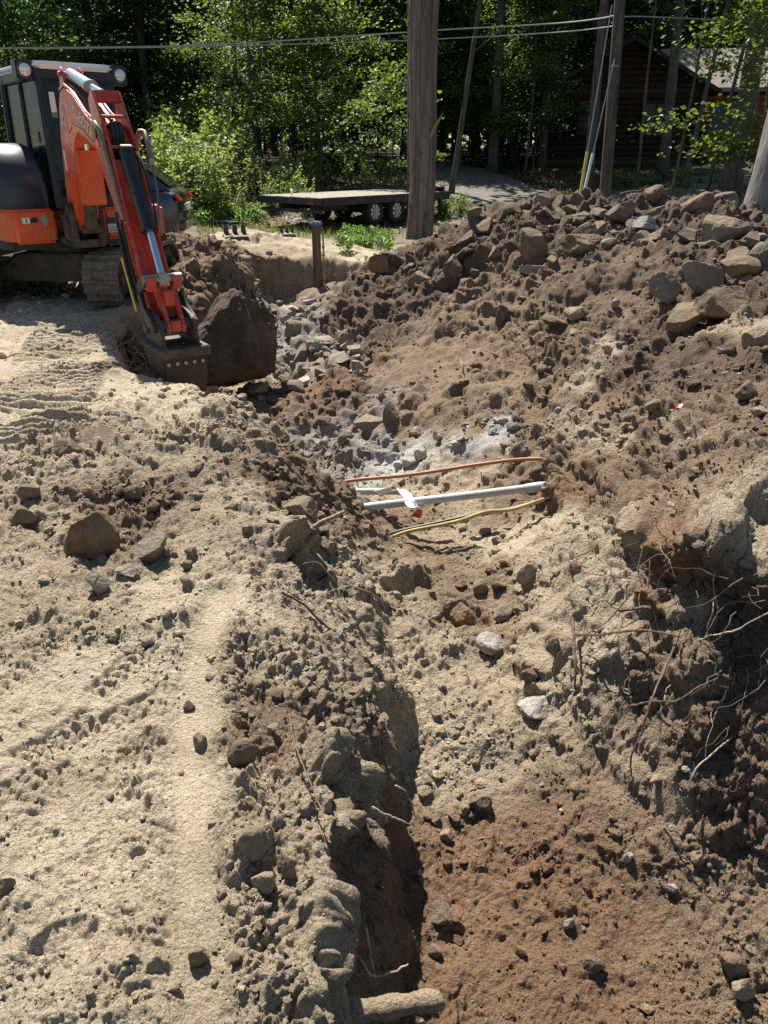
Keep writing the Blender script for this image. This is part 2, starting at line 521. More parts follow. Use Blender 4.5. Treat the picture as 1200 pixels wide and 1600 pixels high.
def base_height(X, Y):
    X = np.asarray(X, float); Y = np.maximum(np.asarray(Y, float), .05)
    s, t = X / Y, np.log(Y)
    s = np.clip(s, -3, 3)
    zl = tps_eval(FIT_L, s, t)
    near = Y < 22
    zt = np.where(near, tps_eval(FIT_T, np.clip(s, -1.5, 2), np.minimum(t, 2.9)), zl)
    # wavy edges so that no line is ruled
    P = np.stack([X * 3.1, Y * 3.1, np.zeros_like(X)], -1).reshape(-1, 3)
    wob = (perlin(P, 3) * .22 + perlin(P * 2.7, 4) * .1 + perlin(P * 6.5, 41) * .05).reshape(X.shape)
    d, w, _ = seg_dist(X, Y, EDGE, True)
    ins = inside(X, Y, EDGE)
    sd = np.where(ins, d, -d) + wob * np.clip(w * 1.2, .42, .8)
    k = np.clip((sd + .04) / (w + .04), 0, 1)
    k = .35 * k ** 1.8 + .65 * (k * k * (3 - 2 * k))
    z = zl + (zt - zl) * np.where(near, k, 0)
    # right undercut: below the lip the ground drops to the hollow
    dl, wl, side = seg_dist(X, Y, LIP, False)
    sdl = dl * np.where(side > 0, 1, -1) + wob * .3          # + behind the lip
    near_bank = (1 - sstep(Y, 3.5, 4.3)) * (Y > .5) * (X > .6)
    top = tps_eval(FIT_B, np.clip(s, -.2, 2.5), np.clip(t, .2, 1.9))
    low = np.minimum(z, -.62 + .14 * np.clip(Y - 2, -.5, 1.5) + .25 * sstep(Y, 3.1, 4.2))
    q = np.clip((sdl + wl - .05) / wl, 0, 1)
    kk = .5 * q ** 1.3 + .5 * (1 - (1 - q) ** 1.6)
    zb = np.where(sdl > -wl, low + (top - low) * kk, z)
    z = z + near_bank * (zb - z)
    return z


def ground_at(u, v, d0=.8, d1=60):
    """where the ray through picture point u, v meets the ground"""
    d = pix_ray(u, v)
    Y = np.exp(np.linspace(math.log(d0), math.log(d1), 1600))
    X = d[0] / d[1] * Y
    Z = CAM_H + d[2] / d[1] * Y
    h = base_height(X, Y) - Z
    i = int(np.argmax(h > 0)) if (h > 0).any() else len(Y) - 1
    i = max(i, 1)
    f = h[i - 1] / (h[i - 1] - h[i] + 1e-9)
    y = Y[i - 1] + (Y[i] - Y[i - 1]) * f
    return Vector((d[0] / d[1] * y, y, CAM_H + d[2] / d[1] * y))


def px_size(p):
    """metres per picture pixel (1200 wide) at a point"""
    return (p.y * CP + (CAM_H - p.z) * SP) / FPX


# soil kinds: picture spot, reach in pixels, colour, roughness of the clods
TAN, SAND, BROWN, RED, DARK, GREY, WHITE, ORANGE = (.395, .325, .226), (.50, .422, .30), (.215, .156, .104), (.218, .137, .084), (.148, .108, .078), (.30, .275, .24), (.46, .45, .42), (.255, .188, .125)
SPOTS = [
    (60, 1560, 150, SAND, .8), (250, 1500, 120, TAN, .8), (420, 1500, 120, TAN, 1.0), (120, 1300, 140, SAND, .75), (300, 1250, 60, SAND, .15), (300, 1120, 50, SAND, .15), (235, 1300, 40, TAN, 1.2), (240, 1150, 36, TAN, 1.1), (235, 1440, 40, TAN, 1.1), (300, 1400, 36, SAND, .2), (400, 1300, 90, TAN, 1.2), (480, 1330, 70, TAN, 1.2),
    (60, 1100, 90, SAND, .5), (180, 1080, 70, SAND, .55), (110, 1200, 60, TAN, .8), (450, 1100, 90, BROWN, 1.2), (430, 1040, 80, TAN, 1.3), (300, 940, 60, SAND, .4), (120, 950, 90, TAN, 1.1), (60, 840, 90, TAN, 1.4), (200, 780, 110, BROWN, 1.6), (300, 820, 70, TAN, 1.0),
    (380, 800, 70, TAN, 1.1), (440, 720, 70, BROWN, 1.2), (330, 680, 80, TAN, 1.3), (150, 680, 90, TAN, 1.4), (60, 620, 90, SAND, .5), (180, 610, 70, SAND, .6), (280, 640, 50, SAND, .9), (330, 610, 40, TAN, 1.2), (80, 520, 100, SAND, .4), (150, 480, 60, TAN, .4),
    (560, 960, 80, TAN, 1.2), (550, 1200, 70, TAN, 1.2), (575, 1400, 60, BROWN, 1.2), (600, 1500, 40, BROWN, 1.0),
    (720, 1080, 130, TAN, 1.0), (850, 1100, 110, TAN, 1.0), (700, 1200, 90, TAN, 1.0), (700, 1280, 60, RED, .9), (800, 1400, 150, RED, .85), (950, 1550, 160, RED, .85), (1100, 1450, 130, ORANGE, .85), (900, 1250, 90, BROWN, .9), (950, 1200, 60, TAN, .8), (1060, 1260, 30, TAN, .15),
    (1000, 1100, 70, BROWN, 1.6), (1060, 960, 50, TAN, 1.6), (1080, 1080, 50, TAN, 1.6), (1100, 1050, 80, BROWN, 1.8), (1150, 950, 70, DARK, 1.5), (1180, 1250, 60, BROWN, 1.6), (1150, 1150, 60, BROWN, 1.7), (1000, 900, 60, RED, 1.6), (1050, 860, 50, RED, 1.4),
    (760, 950, 60, ORANGE, .8), (700, 850, 60, ORANGE, .6), (780, 830, 70, SAND, .8), (870, 860, 70, TAN, 1.1), (940, 850, 50, TAN, 1.4), (900, 950, 80, TAN, .9), (720, 770, 70, TAN, 1.1), (800, 770, 60, BROWN, 1.1), (650, 800, 40, BROWN, 1.0),
    (600, 715, 30, WHITE, 1.0), (660, 710, 35, WHITE, .8), (720, 690, 22, WHITE, .7), (750, 672, 18, WHITE, .7), (785, 652, 16, WHITE, .7), (680, 660, 30, ORANGE, .8), (740, 720, 24, BROWN, 1.1), (500, 690, 40, GREY, 1.2), (560, 710, 28, GREY, 1.2), (610, 610, 30, GREY, 1.0), (430, 630, 70, BROWN, 1.0), (520, 600, 50, RED, .8), (620, 570, 50, ORANGE, .5), (680, 620, 60, ORANGE, .6), (700, 560, 60, ORANGE, .6),
    (500, 560, 50, GREY, 1.2), (440, 510, 45, GREY, 1.2), (470, 480, 35, GREY, 1.2), (540, 500, 35, DARK, 1.4), (580, 450, 60, DARK, 1.2), (690, 420, 50, DARK, 1.3), (650, 370, 70, DARK, .6), (720, 360, 60, DARK, 1.0), (800, 350, 70, DARK, 1.3), (900, 340, 80, DARK, 1.5), (1050, 360, 80, DARK, 1.5), (1180, 400, 80, DARK, 1.4),
    (900, 430, 70, DARK, .7), (960, 420, 60, BROWN, .6), (820, 450, 60, BROWN, 1.3), (760, 480, 60, BROWN, 1.2), (740, 530, 60, ORANGE, .9), (850, 540, 60, BROWN, 1.3), (930, 550, 26, SAND, 1.0), (900, 590, 28, SAND, .9), (850, 620, 50, BROWN, 1.3), (830, 580, 40, ORANGE, 1.2), (1000, 560, 70, DARK, 1.3), (1100, 560, 70, DARK, 1.2), (1170, 520, 40, TAN, 1.0),
    (950, 640, 60, BROWN, 1.5), (1050, 640, 60, BROWN, 1.6), (1070, 690, 40, TAN, 1.4), (1150, 640, 60, BROWN, 1.5), (900, 700, 50, TAN, 1.4), (860, 720, 40, BROWN, 1.5), (1000, 740, 60, BROWN, 1.7), (1100, 740, 70, ORANGE, 1.5), (1170, 800, 45, TAN, 1.4), (960, 790, 40, BROWN, 1.6), (900, 760, 40, RED, 1.4),
    (300, 400, 60, BROWN, 1.4), (290, 360, 40, BROWN, 1.4), (360, 470, 40, BROWN, 1.2), (440, 365, 50, SAND, .7), (500, 385, 40, SAND, .6), (420, 420, 40, ORANGE, .5), (500, 440, 40, ORANGE, .5), (560, 400, 30, SAND, .6), (640, 385, 40, SAND, .8), (210, 540, 40, DARK, 1.2), (190, 580, 30, DARK, 1.2),
]


LUMPS = [(520, 1180, 46, 1.0), (470, 1235, 38, .6), (550, 1290, 32, 1.0), (505, 1450, 50, 1.0), (445, 1560, 46, .5), (575, 1230, 28, .9), (585, 1330, 32, 1.0), (600, 1420, 26, .8), (555, 1400, 30, .7), (420, 1290, 40, .4), (540, 1240, 34, -1.1), (530, 1350, 26, -.8), (560, 1535, 40, -.9), (600, 1450, 30, -.5), (480, 1320, 25, -.5),
         (495, 885, 58, -1.7), (520, 915, 38, -1.2), (455, 848, 36, .9), (480, 835, 34, .8), (430, 830, 40, .5), (400, 780, 40, .4), (470, 800, 34, .5), (560, 912, 26, .6), (640, 885, 30, .6), (625, 910, 26, -.8), (660, 900, 24, -.8), (730, 960, 30, -.8), (715, 612, 22, -1.6), (833, 752, 34, -1.0), (880, 740, 30, .6),
         (860, 790, 26, -.5), (960, 755, 44, .9), (1000, 800, 40, .8), (925, 775, 28, -1.0), (870, 768, 26, .9), (872, 735, 24, .9), (930, 725, 34, .7), (900, 690, 30, .6), (1010, 690, 34, .7), (980, 650, 30, .6), (985, 845, 34, -.9), (1050, 900, 44, -.7), (1030, 935, 36, .8), (1095, 1045, 44, .8), (1010, 1065, 30, .6), (1130, 950, 50, -.6), (1160, 1060, 40, -.6), (1120, 810, 52, .8), (1185, 770, 50, .8), (1060, 680, 42, .8), (1040, 725, 32, -.9), (1110, 700, 34, .7), (1150, 690, 30, .5), (940, 1060, 28, -.6), (832, 1095, 28, -.7), (990, 960, 30, -.8), (1060, 1120, 30, -.7),
         (1100, 640, 40, .4), (880, 660, 40, .4), (760, 620, 40, .4), (640, 620, 30, .5), (560, 480, 40, .5), (700, 500, 40, .3), (900, 440, 50, .25), (960, 420, 50, .3), (340, 640, 30, .5), (350, 690, 30, .5), (300, 600, 24, .4), (130, 640, 50, .25), (210, 560, 34, -.9), (235, 585, 20, -.6), (200, 560, 20, .5), (60, 780, 50, .3), (250, 700, 40, .3), (120, 760, 40, .3)]


def build_ground():
    t_near = np.concatenate([np.arange(math.log(.72), math.log(3.5), .0032), np.arange(math.log(3.5), math.log(12.0), .0024), np.arange(math.log(12.0), math.log(18.0), .0032)])
    t_far = np.linspace(math.log(18.0), math.log(420.0), 90)[1:]
    T = np.concatenate([t_near, t_far])
    core = np.arange(-.56, .5601, .0021)
    grow = .56 + np.cumsum(.004 * 1.11 ** np.arange(1, 41))
    S = np.concatenate([-grow[::-1], core, grow])
    Y = np.exp(T)[:, None] * np.ones(len(S))[None]
    X = S[None] * (Y * CP + 2.0 * SP)
    nr, nc = Y.shape
    Z = base_height(X, Y)
    # base normals
    def diff(A, ax): return np.gradient(A, axis=ax)
    e1 = np.stack([diff(X, 1), diff(Y, 1), diff(Z, 1)], -1)
    e2 = np.stack([diff(X, 0), diff(Y, 0), diff(Z, 0)], -1)
    Nn = np.cross(e1, e2)
    Nn /= np.linalg.norm(Nn, axis=2, keepdims=True) + 1e-9
    P = np.stack([X, Y, Z], -1).reshape(-1, 3)
    Nn = Nn.reshape(-1, 3)
    near = P[:, 1] < 20
    # soil kinds
    wsum = np.full(len(P), 1e-6); col = np.zeros((len(P), 3)); rough = np.zeros(len(P))
    wp = np.stack([perlin(P * 1.6, 21), perlin(P * 1.6, 22), perlin(P * 1.6, 23)], -1) * .35 + np.stack([perlin(P * 6, 24), perlin(P * 6, 25), perlin(P * 6, 26)], -1) * .12
    Q = P + wp * np.clip(P[:, 1:2] / 4, .4, 2.0)
    for u, v, r, c, k in SPOTS:
        g = ground_at(u, v)
        m = px_size(g)
        rad = r * m
        # along the line of sight a spot covers more ground
        asp = min(3.0, max(1.0, g.y / max(.4, CAM_H - g.z) * .6))
        if g.z > .1 and g.x > .3: asp = 1.5
        d2 = ((Q[:, 0] - g.x) / rad) ** 2 + ((Q[:, 1] - g.y) / (rad * asp)) ** 2 + ((Q[:, 2] - g.z) / (rad * 1.5)) ** 2
        w = np.exp(-d2 * 1.6) + 1e-4 / (1 + d2 * d2)
        wsum += w; col += w[:, None] * np.array(c); rough += w * k
    col /= wsum[:, None]; rough /= wsum
    far = sstep(P[:, 1], 14.5, 18)
    rut = [ground_at(*q) for q in RUT]
    dr, _, _ = seg_dist(P[:, 0], P[:, 1], [(p.x, p.y) for p in rut], False)
    wr_ = dr + .02 * perlin(P * 6, 161)
    rough = rough * (1 - .85 * np.exp(-(wr_ / .062) ** 4)) + .55 * np.exp(-((wr_ - .14) / .06) ** 2)
    rough = rough * (1 - far) + .25 * far
    # far ground: forest floor, trodden soil, gravel
    gx = perlin(P * .35, 31) + .5 * perlin(P * 1.1, 32)
    litter = np.array((.06, .045, .03)) * (1 + .5 * gx[:, None])
    dry = np.array((.2, .17, .125)) * (1 + .3 * gx[:, None])
    wood = sstep(P[:, 1] + 4 * gx, 24, 30)[:, None]
    farcol = dry * (1 - wood) + litter * wood
    col = col * (1 - far[:, None]) + farcol * far[:, None]
    # relief
    D = P[:, 1]
    big = np.clip(D / 5, .5, 2.0)
    h = np.zeros(len(P), dtype=np.float32)
    Pn = P.astype(np.float32)
    def bill(sc, seed): return np.abs(perlin(Pn * sc, seed))
    warp = np.stack([perlin(Pn * 9, 51), perlin(Pn * 9, 52), perlin(Pn * 9, 53)], -1) * .06 + np.stack([perlin(Pn * 30, 151), perlin(Pn * 30, 152), perlin(Pn * 30, 153)], -1) * .02
    Pw = Pn + warp
    flat = .35 + .65 * np.clip(rough, 0, 1)
    up = np.clip(D / 5, .7, 1.5)
    h += perlin(Pn * 1.3, 1) * .08 * big * flat
    h += perlin(Pn * 2.9, 2) * .065 * big * rough
    tear = sstep(perlin(Pn * 1.9, 72) + .5 * perlin(Pn * 5, 73), -.35, .35)     # torn against slumped ground
    amp = rough * (.75 + .8 * tear)
    def fine(d): return 1 - sstep(D, d, d * 2)             # what the sheet is too coarse to carry is left to the bump and the loose crumbs
    h += (bill(4.2, 5) - .2) * .10 * amp * up
    h += (np.abs(perlin(Pw * 9.5, 6)) - .2) * .062 * amp * up
    h += (np.abs(perlin(Pw * 21, 63)) - .18) * .034 * amp * (.35 + .65 * fine(6))
    h += (np.abs(perlin(Pw * 46, 64)) - .16) * .018 * (.25 + .85 * amp) * fine(3)
    h += (np.abs(perlin(Pn * 95, 65)) - .15) * .009 * (.3 + .8 * amp) * fine(1.6)
    patch = sstep(perlin(Pn * 2.4, 7) + .6 * perlin(Pn * 7, 71), -.25, .4)
    h += clods(Pw * 4.2, 81, .3, .7) * .065 * np.clip(rough - .5, 0, 1) * up * patch
    h += clods(Pw * 8, 8, .3, .8) * .026 * rough * patch * np.clip(rough, .2, 1) * (.4 + .6 * fine(5))
    h += clods(Pw * 17, 9, .35, .8) * .017 * rough * patch * fine(4)
    h += clods(Pw * 36, 10, .5, .8) * .012 * (.1 + rough * .8) * (.3 + .7 * patch) * fine(2.2)
    h += perlin(Pn * 45, 12) * .005 * (.2 + .8 * rough) * fine(3)
    # single lumps (+) and hollows (-) one can point at: picture spot, radius in pixels, height
    Pv = Pn + np.stack([perlin(Pn * 5, 55), perlin(Pn * 5, 56), perlin(Pn * 5, 57)], -1) * .10 + np.stack([perlin(Pn * 14, 58), perlin(Pn * 14, 59), perlin(Pn * 14, 60)], -1) * .055 + np.stack([perlin(Pn * 32, 158), perlin(Pn * 32, 159), perlin(Pn * 32, 160)], -1) * .022
    for u, v, r, k in LUMPS:
        g = ground_at(u, v)
        rad = r * px_size(g)
        d2 = ((Pv[:, 0] - g.x) / rad) ** 2 + ((Pv[:, 1] - g.y) / (rad * 1.15)) ** 2 + ((Pv[:, 2] - g.z) / rad) ** 2
        b_ = np.clip(1 - d2, 0, 1) ** (.55 if k > 0 else .8)
        h += b_ * rad * k
    h *= (1 - far * .8)
    h = np.where(near, h, perlin(Pn * .5, 2) * .1)
    h -= .012
    h += marks(P)
    P2 = P + Nn * h[:, None]
    # the lip hangs over the hollow
    dl, _, side = seg_dist(P[:, 0], P[:, 1], LIP, False)
    side_ = np.where(side > 0, dl, -dl)
    edge = sstep(P[:, 0], 1.0, 1.25) * (P[:, 1] < 3.7)
    lipk = np.exp(-((side_ - .02) / .12) ** 2) * sstep(P[:, 2], -.12, .1) * edge
    P2[:, 0] -= lipk * .07; P2[:, 1] -= lipk * .13; P2[:, 2] -= lipk * .02
    cave = np.exp(-((P[:, 2] + .1) / .13) ** 2) * np.exp(-((side_ + .1) / .13) ** 2) * edge * (.2 + .8 * sstep(P[:, 0], 1.42, 1.65)) * sstep(perlin(P * 3.2, 98) + .6 * perlin(P * 8, 99), -.2, .25)
    P2[:, 1] += cave * .26; P2[:, 0] += cave * .14
    f = np.arange(nr * nc).reshape(nr, nc)
    faces = np.stack([f[:-1, :-1], f[:-1, 1:], f[1:, 1:], f[1:, :-1]], -1).reshape(-1, 4)
    me = mesh_np('ground', P2, faces)
    add_color(me, np.clip(col, 0.01, .8))
    o = link('ground', me, mat_soil('soil'))
    tag(o, kind='structure')
    return P2, Nn, col, rough, Y


RUT = ((318, 1600), (306, 1450), (300, 1330), (296, 1220), (294, 1130), (304, 1050), (322, 980), (345, 920))


def frame_marks(P, cx, cy, ang):
    c, s = math.cos(ang), math.sin(ang)
    dx, dy = P[:, 0] - cx, P[:, 1] - cy
    return dx * c + dy * s, -dx * s + dy * c


def marks(P):
    """boot prints, wheel rut and crawler tread pressed into the bank"""
    h = np.zeros(len(P))
    flatz = np.abs(P[:, 2]) < .3
    # crawler tread: bars across two lanes
    for (u0, v0), (u1, v1), half in (((120, 500), (10, 690), .42), ((300, 655), (60, 700), .25)):
        a, b = ground_at(u0, v0), ground_at(u1, v1)
        d = (b - a); L_ = math.hypot(d.x, d.y); ang = math.atan2(d.y, d.x)
        lx, ly = frame_marks(P, a.x, a.y, ang)
        m = sstep(lx, -.2, .1) * (1 - sstep(lx, L_ - .1, L_ + .2)) * (1 - sstep(np.abs(ly), half - .06, half + .03)) * flatz
        ph = (lx + .12 * np.abs(ly) + .02 * perlin(P * 5, 61)) / .098
        bar = np.abs((ph % 1) - .5) * 2
        wear = sstep(perlin(P * 1.7, 62), -.35, .15)
        h += m * (-.02 + .06 * wear * sstep(bar, .45, .8))
    # smooth wheel rut
    pts = [ground_at(*q) for q in RUT]
    d, _, _ = seg_dist(P[:, 0], P[:, 1], [(p.x, p.y) for p in pts], False)
    h += -.03 * np.exp(-(d / .062) ** 4) + .02 * np.exp(-((d - .115) / .04) ** 2)
    # boot prints: u, v, heading of the toe (deg from +x), length
    for u, v, a, L_ in ((32, 1040, 62, .29), (92, 1140, 58, .29), (30, 1215, 50, .28), (185, 1110, 40, .29), (190, 1040, 70, .28), (62, 1530, 72, .26)):
        g = ground_at(u, v)
        lx, ly = frame_marks(P, g.x, g.y, R(a))
        q = lx / L_
        wid = (.052 if v < 1400 else .085) - .012 * np.exp(-((q + .1) / .13) ** 2)
        e = np.maximum(np.abs(q) * 2, 0)
        m = (1 - sstep(np.abs(ly), wid - .016, wid + .012)) * (1 - sstep(e, .9, 1.05))
        rim = np.exp(-((np.abs(ly) - wid - .012) / .012) ** 2) * (1 - sstep(e, .95, 1.2))
        ph = (lx + np.abs(ly) * .6) / .046
        lug = sstep(np.abs((ph % 1) - .5) * 2, .3, .7)
        deep = .02
        if v > 1400:
            h -= .06 * np.clip(1 - (lx / .17) ** 2 - (ly / .085) ** 2, 0, 1) ** .6 * np.clip(.35 + lx / .2, 0, 1)
            continue
        h += m * (-deep + .02 * lug * (1 - sstep(np.abs(ly), wid - .02, wid - .006))) + rim * .004
    return h


G_P, G_N, G_COL, G_ROUGH, _ = build_ground()


def settle(p):
    """the same spot on the finished, lumpy ground"""
    j = int(np.argmin((G_XY[:, 0] - p.x) ** 2 + (G_XY[:, 1] - p.y) ** 2 + .3 * (G_P[:, 2] - p.z) ** 2))
    return Vector((p.x, p.y, float(G_P[j, 2])))


G_XY = np.ascontiguousarray(G_P[:, :2])
# ------------------------------------------------------------------ excavator
M_ORANGE = mat_plain('orange_paint', (.72, .085, .012), .42, dirt=.52, dirt_col=(.30, .21, .13), scale=7, var=.14, coat=.15)
M_RED = mat_plain('arm_paint', (.50, .035, .012), .34, dirt=.47, dirt_col=(.28, .19, .12), scale=9, var=.2, coat=.2)
M_BLACK = mat_plain('black_paint', (.012, .013, .016), .42, dirt=.34, dirt_col=(.12, .1, .08), scale=6)
M_HOOD = mat_plain('hood_plastic', (.03, .033, .042), .33, dirt=.38, dirt_col=(.1, .09, .08), scale=3)
M_RUBBER = mat_plain('track_rubber', (.05, .045, .04), .85, dirt=.75, dirt_col=(.24, .19, .13), scale=9, bump=.008, bscale=60)
M_STEEL = mat_plain('worn_steel', (.3, .29, .28), .38, .9, dirt=.35, scale=12)
M_CHROME = mat_plain('cylinder_rod', (.62, .66, .68), .22, 1.0)
M_DARKSTEEL = mat_plain('dirty_dark_steel', (.045, .04, .036), .6, .3, dirt=.55, dirt_col=(.2, .15, .1), scale=8, bump=.003, bscale=50)
M_BUCKET = mat_plain('bucket_steel', (.05, .036, .026), .55, .35, dirt=.6, dirt_col=(.14, .09, .05), scale=9, bump=.004, bscale=40)
M_WHITE = mat_plain('white_paint', (.78, .79, .78), .45, dirt=.25, scale=5)
M_LABEL = mat_plain('label_white', (.7, .7, .66), .5, var=.05)
M_SILVERTXT = mat_plain('silver_lettering', (.62, .58, .5), .4, var=.05)
M_YELLOW = mat_plain('yellow_paint', (.6, .4, .03), .5, dirt=.4, scale=8)
M_HOSE = mat_plain('hose_rubber', (.015, .015, .015), .5, dirt=.3, scale=15)
M_PIPE = mat_plain('hydraulic_pipe', (.30, .22, .15), .35, .6, dirt=.4, scale=14)
M_CABGLASS = mat_glass('cab_glass', (.03, .04, .045), .62)
M_LAMP = mat_plain('lamp_lens', (.75, .74, .7), .12, .2, var=.05)
M_SEAT = mat_plain('seat_fabric', (.03, .03, .034), .9)


def text_mesh(name, body, size, mat, parent, matrix, depth=.004):
    cu = bpy.data.curves.new(name, 'FONT')
    cu.body = body
    cu.size = size
    cu.extrude = depth
    cu.align_x = 'CENTER'
    cu.align_y = 'CENTER'
    tmp = bpy.data.objects.new(name, cu)
    me = bpy.data.meshes.new_from_object(tmp)
    bpy.data.objects.remove(tmp)
    me.transform(matrix)
    me.name = name
    return link(name, me, mat, parent)


def build_excavator():
    root = empty('excavator', (-3.84, 10.0, .06))
    tag(root, 'orange and black crawler excavator reaching its bucket into the pit', 'excavator')
    U = Matrix.Rotation(R(-5), 4, 'Z')
    H = Matrix.Rotation(R(220), 4, 'Z')
    Bm = Matrix.Translation((.57, -1.06, 0)) @ Matrix.Rotation(R(212.8), 4, 'Z')
    B2 = Bm @ Matrix.Translation((0, 0, .93)) @ Matrix.Diagonal((1, 1, .8, 1)) @ Matrix.Translation((0, 0, -.93))

    def mb(M):
        m = MB(); m.M = M
        return m

    # undercarriage --------------------------------------------------
    def loop(half, r, n=12):
        pts = []
        for k in range(n + 1):
            a = math.pi / 2 + math.pi * k / n
            pts.append((-half + r * math.cos(a), r + r * math.sin(a)))
        for k in range(n + 1):
            a = -math.pi / 2 + math.pi * k / n
            pts.append((half + r * math.cos(a), r + r * math.sin(a)))
        return pts
    for sx in (-1, 1):
        cx = sx * .76
        m = mb(U)
        o_, i_ = loop(.80, .28), loop(.80, .235)
        n = len(o_)
        rings = [[(cx + w, y, z) for (y, z) in o_] for w in (-.2, .2)] + [[(cx + w, y, z + .045) for (y, z) in i_] for w in (.2, -.2)]
        m.loft(rings + [rings[0]], caps=False)
        trk = m.build('track', M_RUBBER, root, smooth=True)
        lug_me = None
        per = 2 * 1.6 + 2 * math.pi * .28
        N = 46
        for k in range(N):
            s = per * k / N
            if s < 1.6: y, z, a = -.8 + s, .56, 0
            elif s < 1.6 + math.pi * .28:
                a = (s - 1.6) / .28; y, z = .8 + .28 * math.sin(a), .28 + .28 * math.cos(a)
            elif s < 3.2 + math.pi * .28: y, z, a = .8 - (s - 1.6 - math.pi * .28), 0, math.pi
            else:
                a = math.pi + (s - 3.2 - math.pi * .28) / .28; y, z = -.8 + .28 * math.sin(a), .28 + .28 * math.cos(a)
            if lug_me is None:
                q = MB()
                q.prism([(-.028, -.012), (.028, -.012), (.016, .026), (-.016, .026)], 'x', -.2, .2)
                ob = q.build('tread_bar', M_RUBBER, trk, bevel=.004, seg=1)
                lug_me = ob.data
            else:
                ob = link('tread_bar', lug_me, None, trk)
            ob.matrix_local = U @ Matrix.Translation((cx, y, z)) @ Matrix.Rotation(-a, 4, 'X')
        m = mb(U)
        m.box((cx - .12, -.72, .12), (cx + .12, .72, .42))
        m.build('track_frame', M_DARKSTEEL, root, bevel=.02)
        for yy, rr in ((-.8, .2), (.8, .2)):
            m = mb(U)
            m.cyl((cx - .14, yy, .28), (cx + .14, yy, .28), rr, 24)
            m.cyl((cx - .16, yy, .28), (cx + .16, yy, .28), .075, 16)
            m.build('idler_wheel', M_DARKSTEEL, root, bevel=.01)
        for k in range(4):
            m = mb(U)
            m.cyl((cx - .13, -.5 + .33 * k, .13), (cx + .13, -.5 + .33 * k, .13), .085, 14)
            m.build('track_roller', M_DARKSTEEL, root)
    m = mb(U)
    m.box((-.62, -.35, .26), (.62, .35, .5))
    m.prism([(-.75, .3), (-.45, .52), (.45, .52), (.75, .3), (.75, .2), (-.75, .2)], 'y', -.5, .5)
    m.cyl((0, 0, .45), (0, 0, .66), .42, 32)
    m.build('car_body', M_DARKSTEEL, root, bevel=.015)
    # blade at the far end
    m = mb(U)
    sec = [(1.78, .0), (1.72, .12), (1.71, .28), (1.76, .4), (1.82, .4), (1.80, .28), (1.81, .12), (1.85, .0)]
    m.prism(sec, 'x', -1.0, 1.32)
    m.box((1.29, 1.66, .0), (1.33, 1.9, .42)); m.box((-1.01, 1.66, 0), (-.97, 1.9, .42))
    bl = m.build('dozer_blade', M_DARKSTEEL, root, bevel=.006)
    for dx in (0, .045):
        m = mb(U)
        m.box((1.16 + dx, 1.692, .22), (1.195 + dx, 1.70, .27))
        m.build('sticker', M_LABEL, bl)
    m = mb(U)
    for sx in (-.4, .4): m.box((sx - .06, .3, .2), (sx + .06, 1.74, .34))
    m.build('blade_arm', M_DARKSTEEL, root, bevel=.01)

    # house ------------------------------------------------------------
    m = mb(H)
    m.prism([(-.9, .75), (.9, .75), (.95, .6), (.95, -.5), (.8, -.95), (.45, -1.2), (-.45, -1.2), (-.8, -.95), (-.95, -.5), (-.95, .6)], 'z', .62, .70)
    m.build('deck_plate', M_BLACK, root, bevel=.012)
    bodies = []
    m = mb(H)
    m.prism([(-.95, .55), (-.86, .79), (-.14, .79), (-.14, .1), (-.95, .1)], 'z', .685, 1.03)
    fl = m.build('front_cover', M_ORANGE, root, bevel=.03, seg=3)
    m = mb(H)
    m.prism([(.95, .1), (.42, .1), (.42, .79), (.86, .79), (.95, .62)], 'z', .685, 1.04)
    fr = m.build('front_cover', M_ORANGE, root, bevel=.03, seg=3)
    m = mb(H)
    m.prism([(-.95, .1), (.95, .1), (.95, -.5), (.8, -.97), (.45, -1.22), (-.45, -1.22), (-.8, -.97), (-.95, -.5)], 'z', .685, 1.02)
    m.build('counterweight', M_ORANGE, root, bevel=.04, seg=3)
    # hatch outline, vents and stickers on the front covers
    m = mb(H)
    for k in range(5): m.box((-.42, .788, .86 + .022 * k), (-.30, .795, .872 + .022 * k))
    m.build('vent_slots', M_BLACK, fl)
    m = mb(H)
    for a, b in (((-.78, .788, .74), (-.775, .797, .96)), ((-.56, .788, .74), (-.555, .797, .96)), ((-.78, .788, .955), (-.555, .797, .96)), ((-.78, .788, .74), (-.555, .797, .745))): m.box(a, b)
    m.cyl((-.67, .785, .8), (-.67, .80, .8), .03, 16)
    m.build('hatch_line', M_DARKSTEEL, fl)
    m = mb(H)
    m.box((-.29, .79, .76), (-.16, .797, .85))
    s1 = m.build('sticker', M_LABEL, fl)
    m = mb(H)
    m.box((-.29, .79, .86), (-.16, .797, .92))
    for k in range(4): m.box((-.28, .797, .77 + k * .018), (-.17, .799, .776 + k * .018))
    m.build('sticker', M_BLACK, fl)
    m = mb(H)
    m.box((.70, .79, .90), (.78, .797, .96))
    m.build('sticker', M_LABEL, fr)
    m = mb(H)
    m.box((.62, .79, .905), (.69, .797, .955)); m.box((.735, .797, .91), (.745, .799, .95))
    m.build('sticker', M_BLACK, fr)
    m = mb(H)
    m.prism([(.54, .85), (.49, .93), (.54, 1.01), (.59, .93)], 'y', .79, .797)
    m.build('diamond_plate', mat_plain('grey_plate', (.35, .38, .37), .4, .3, dirt=.2), fr)
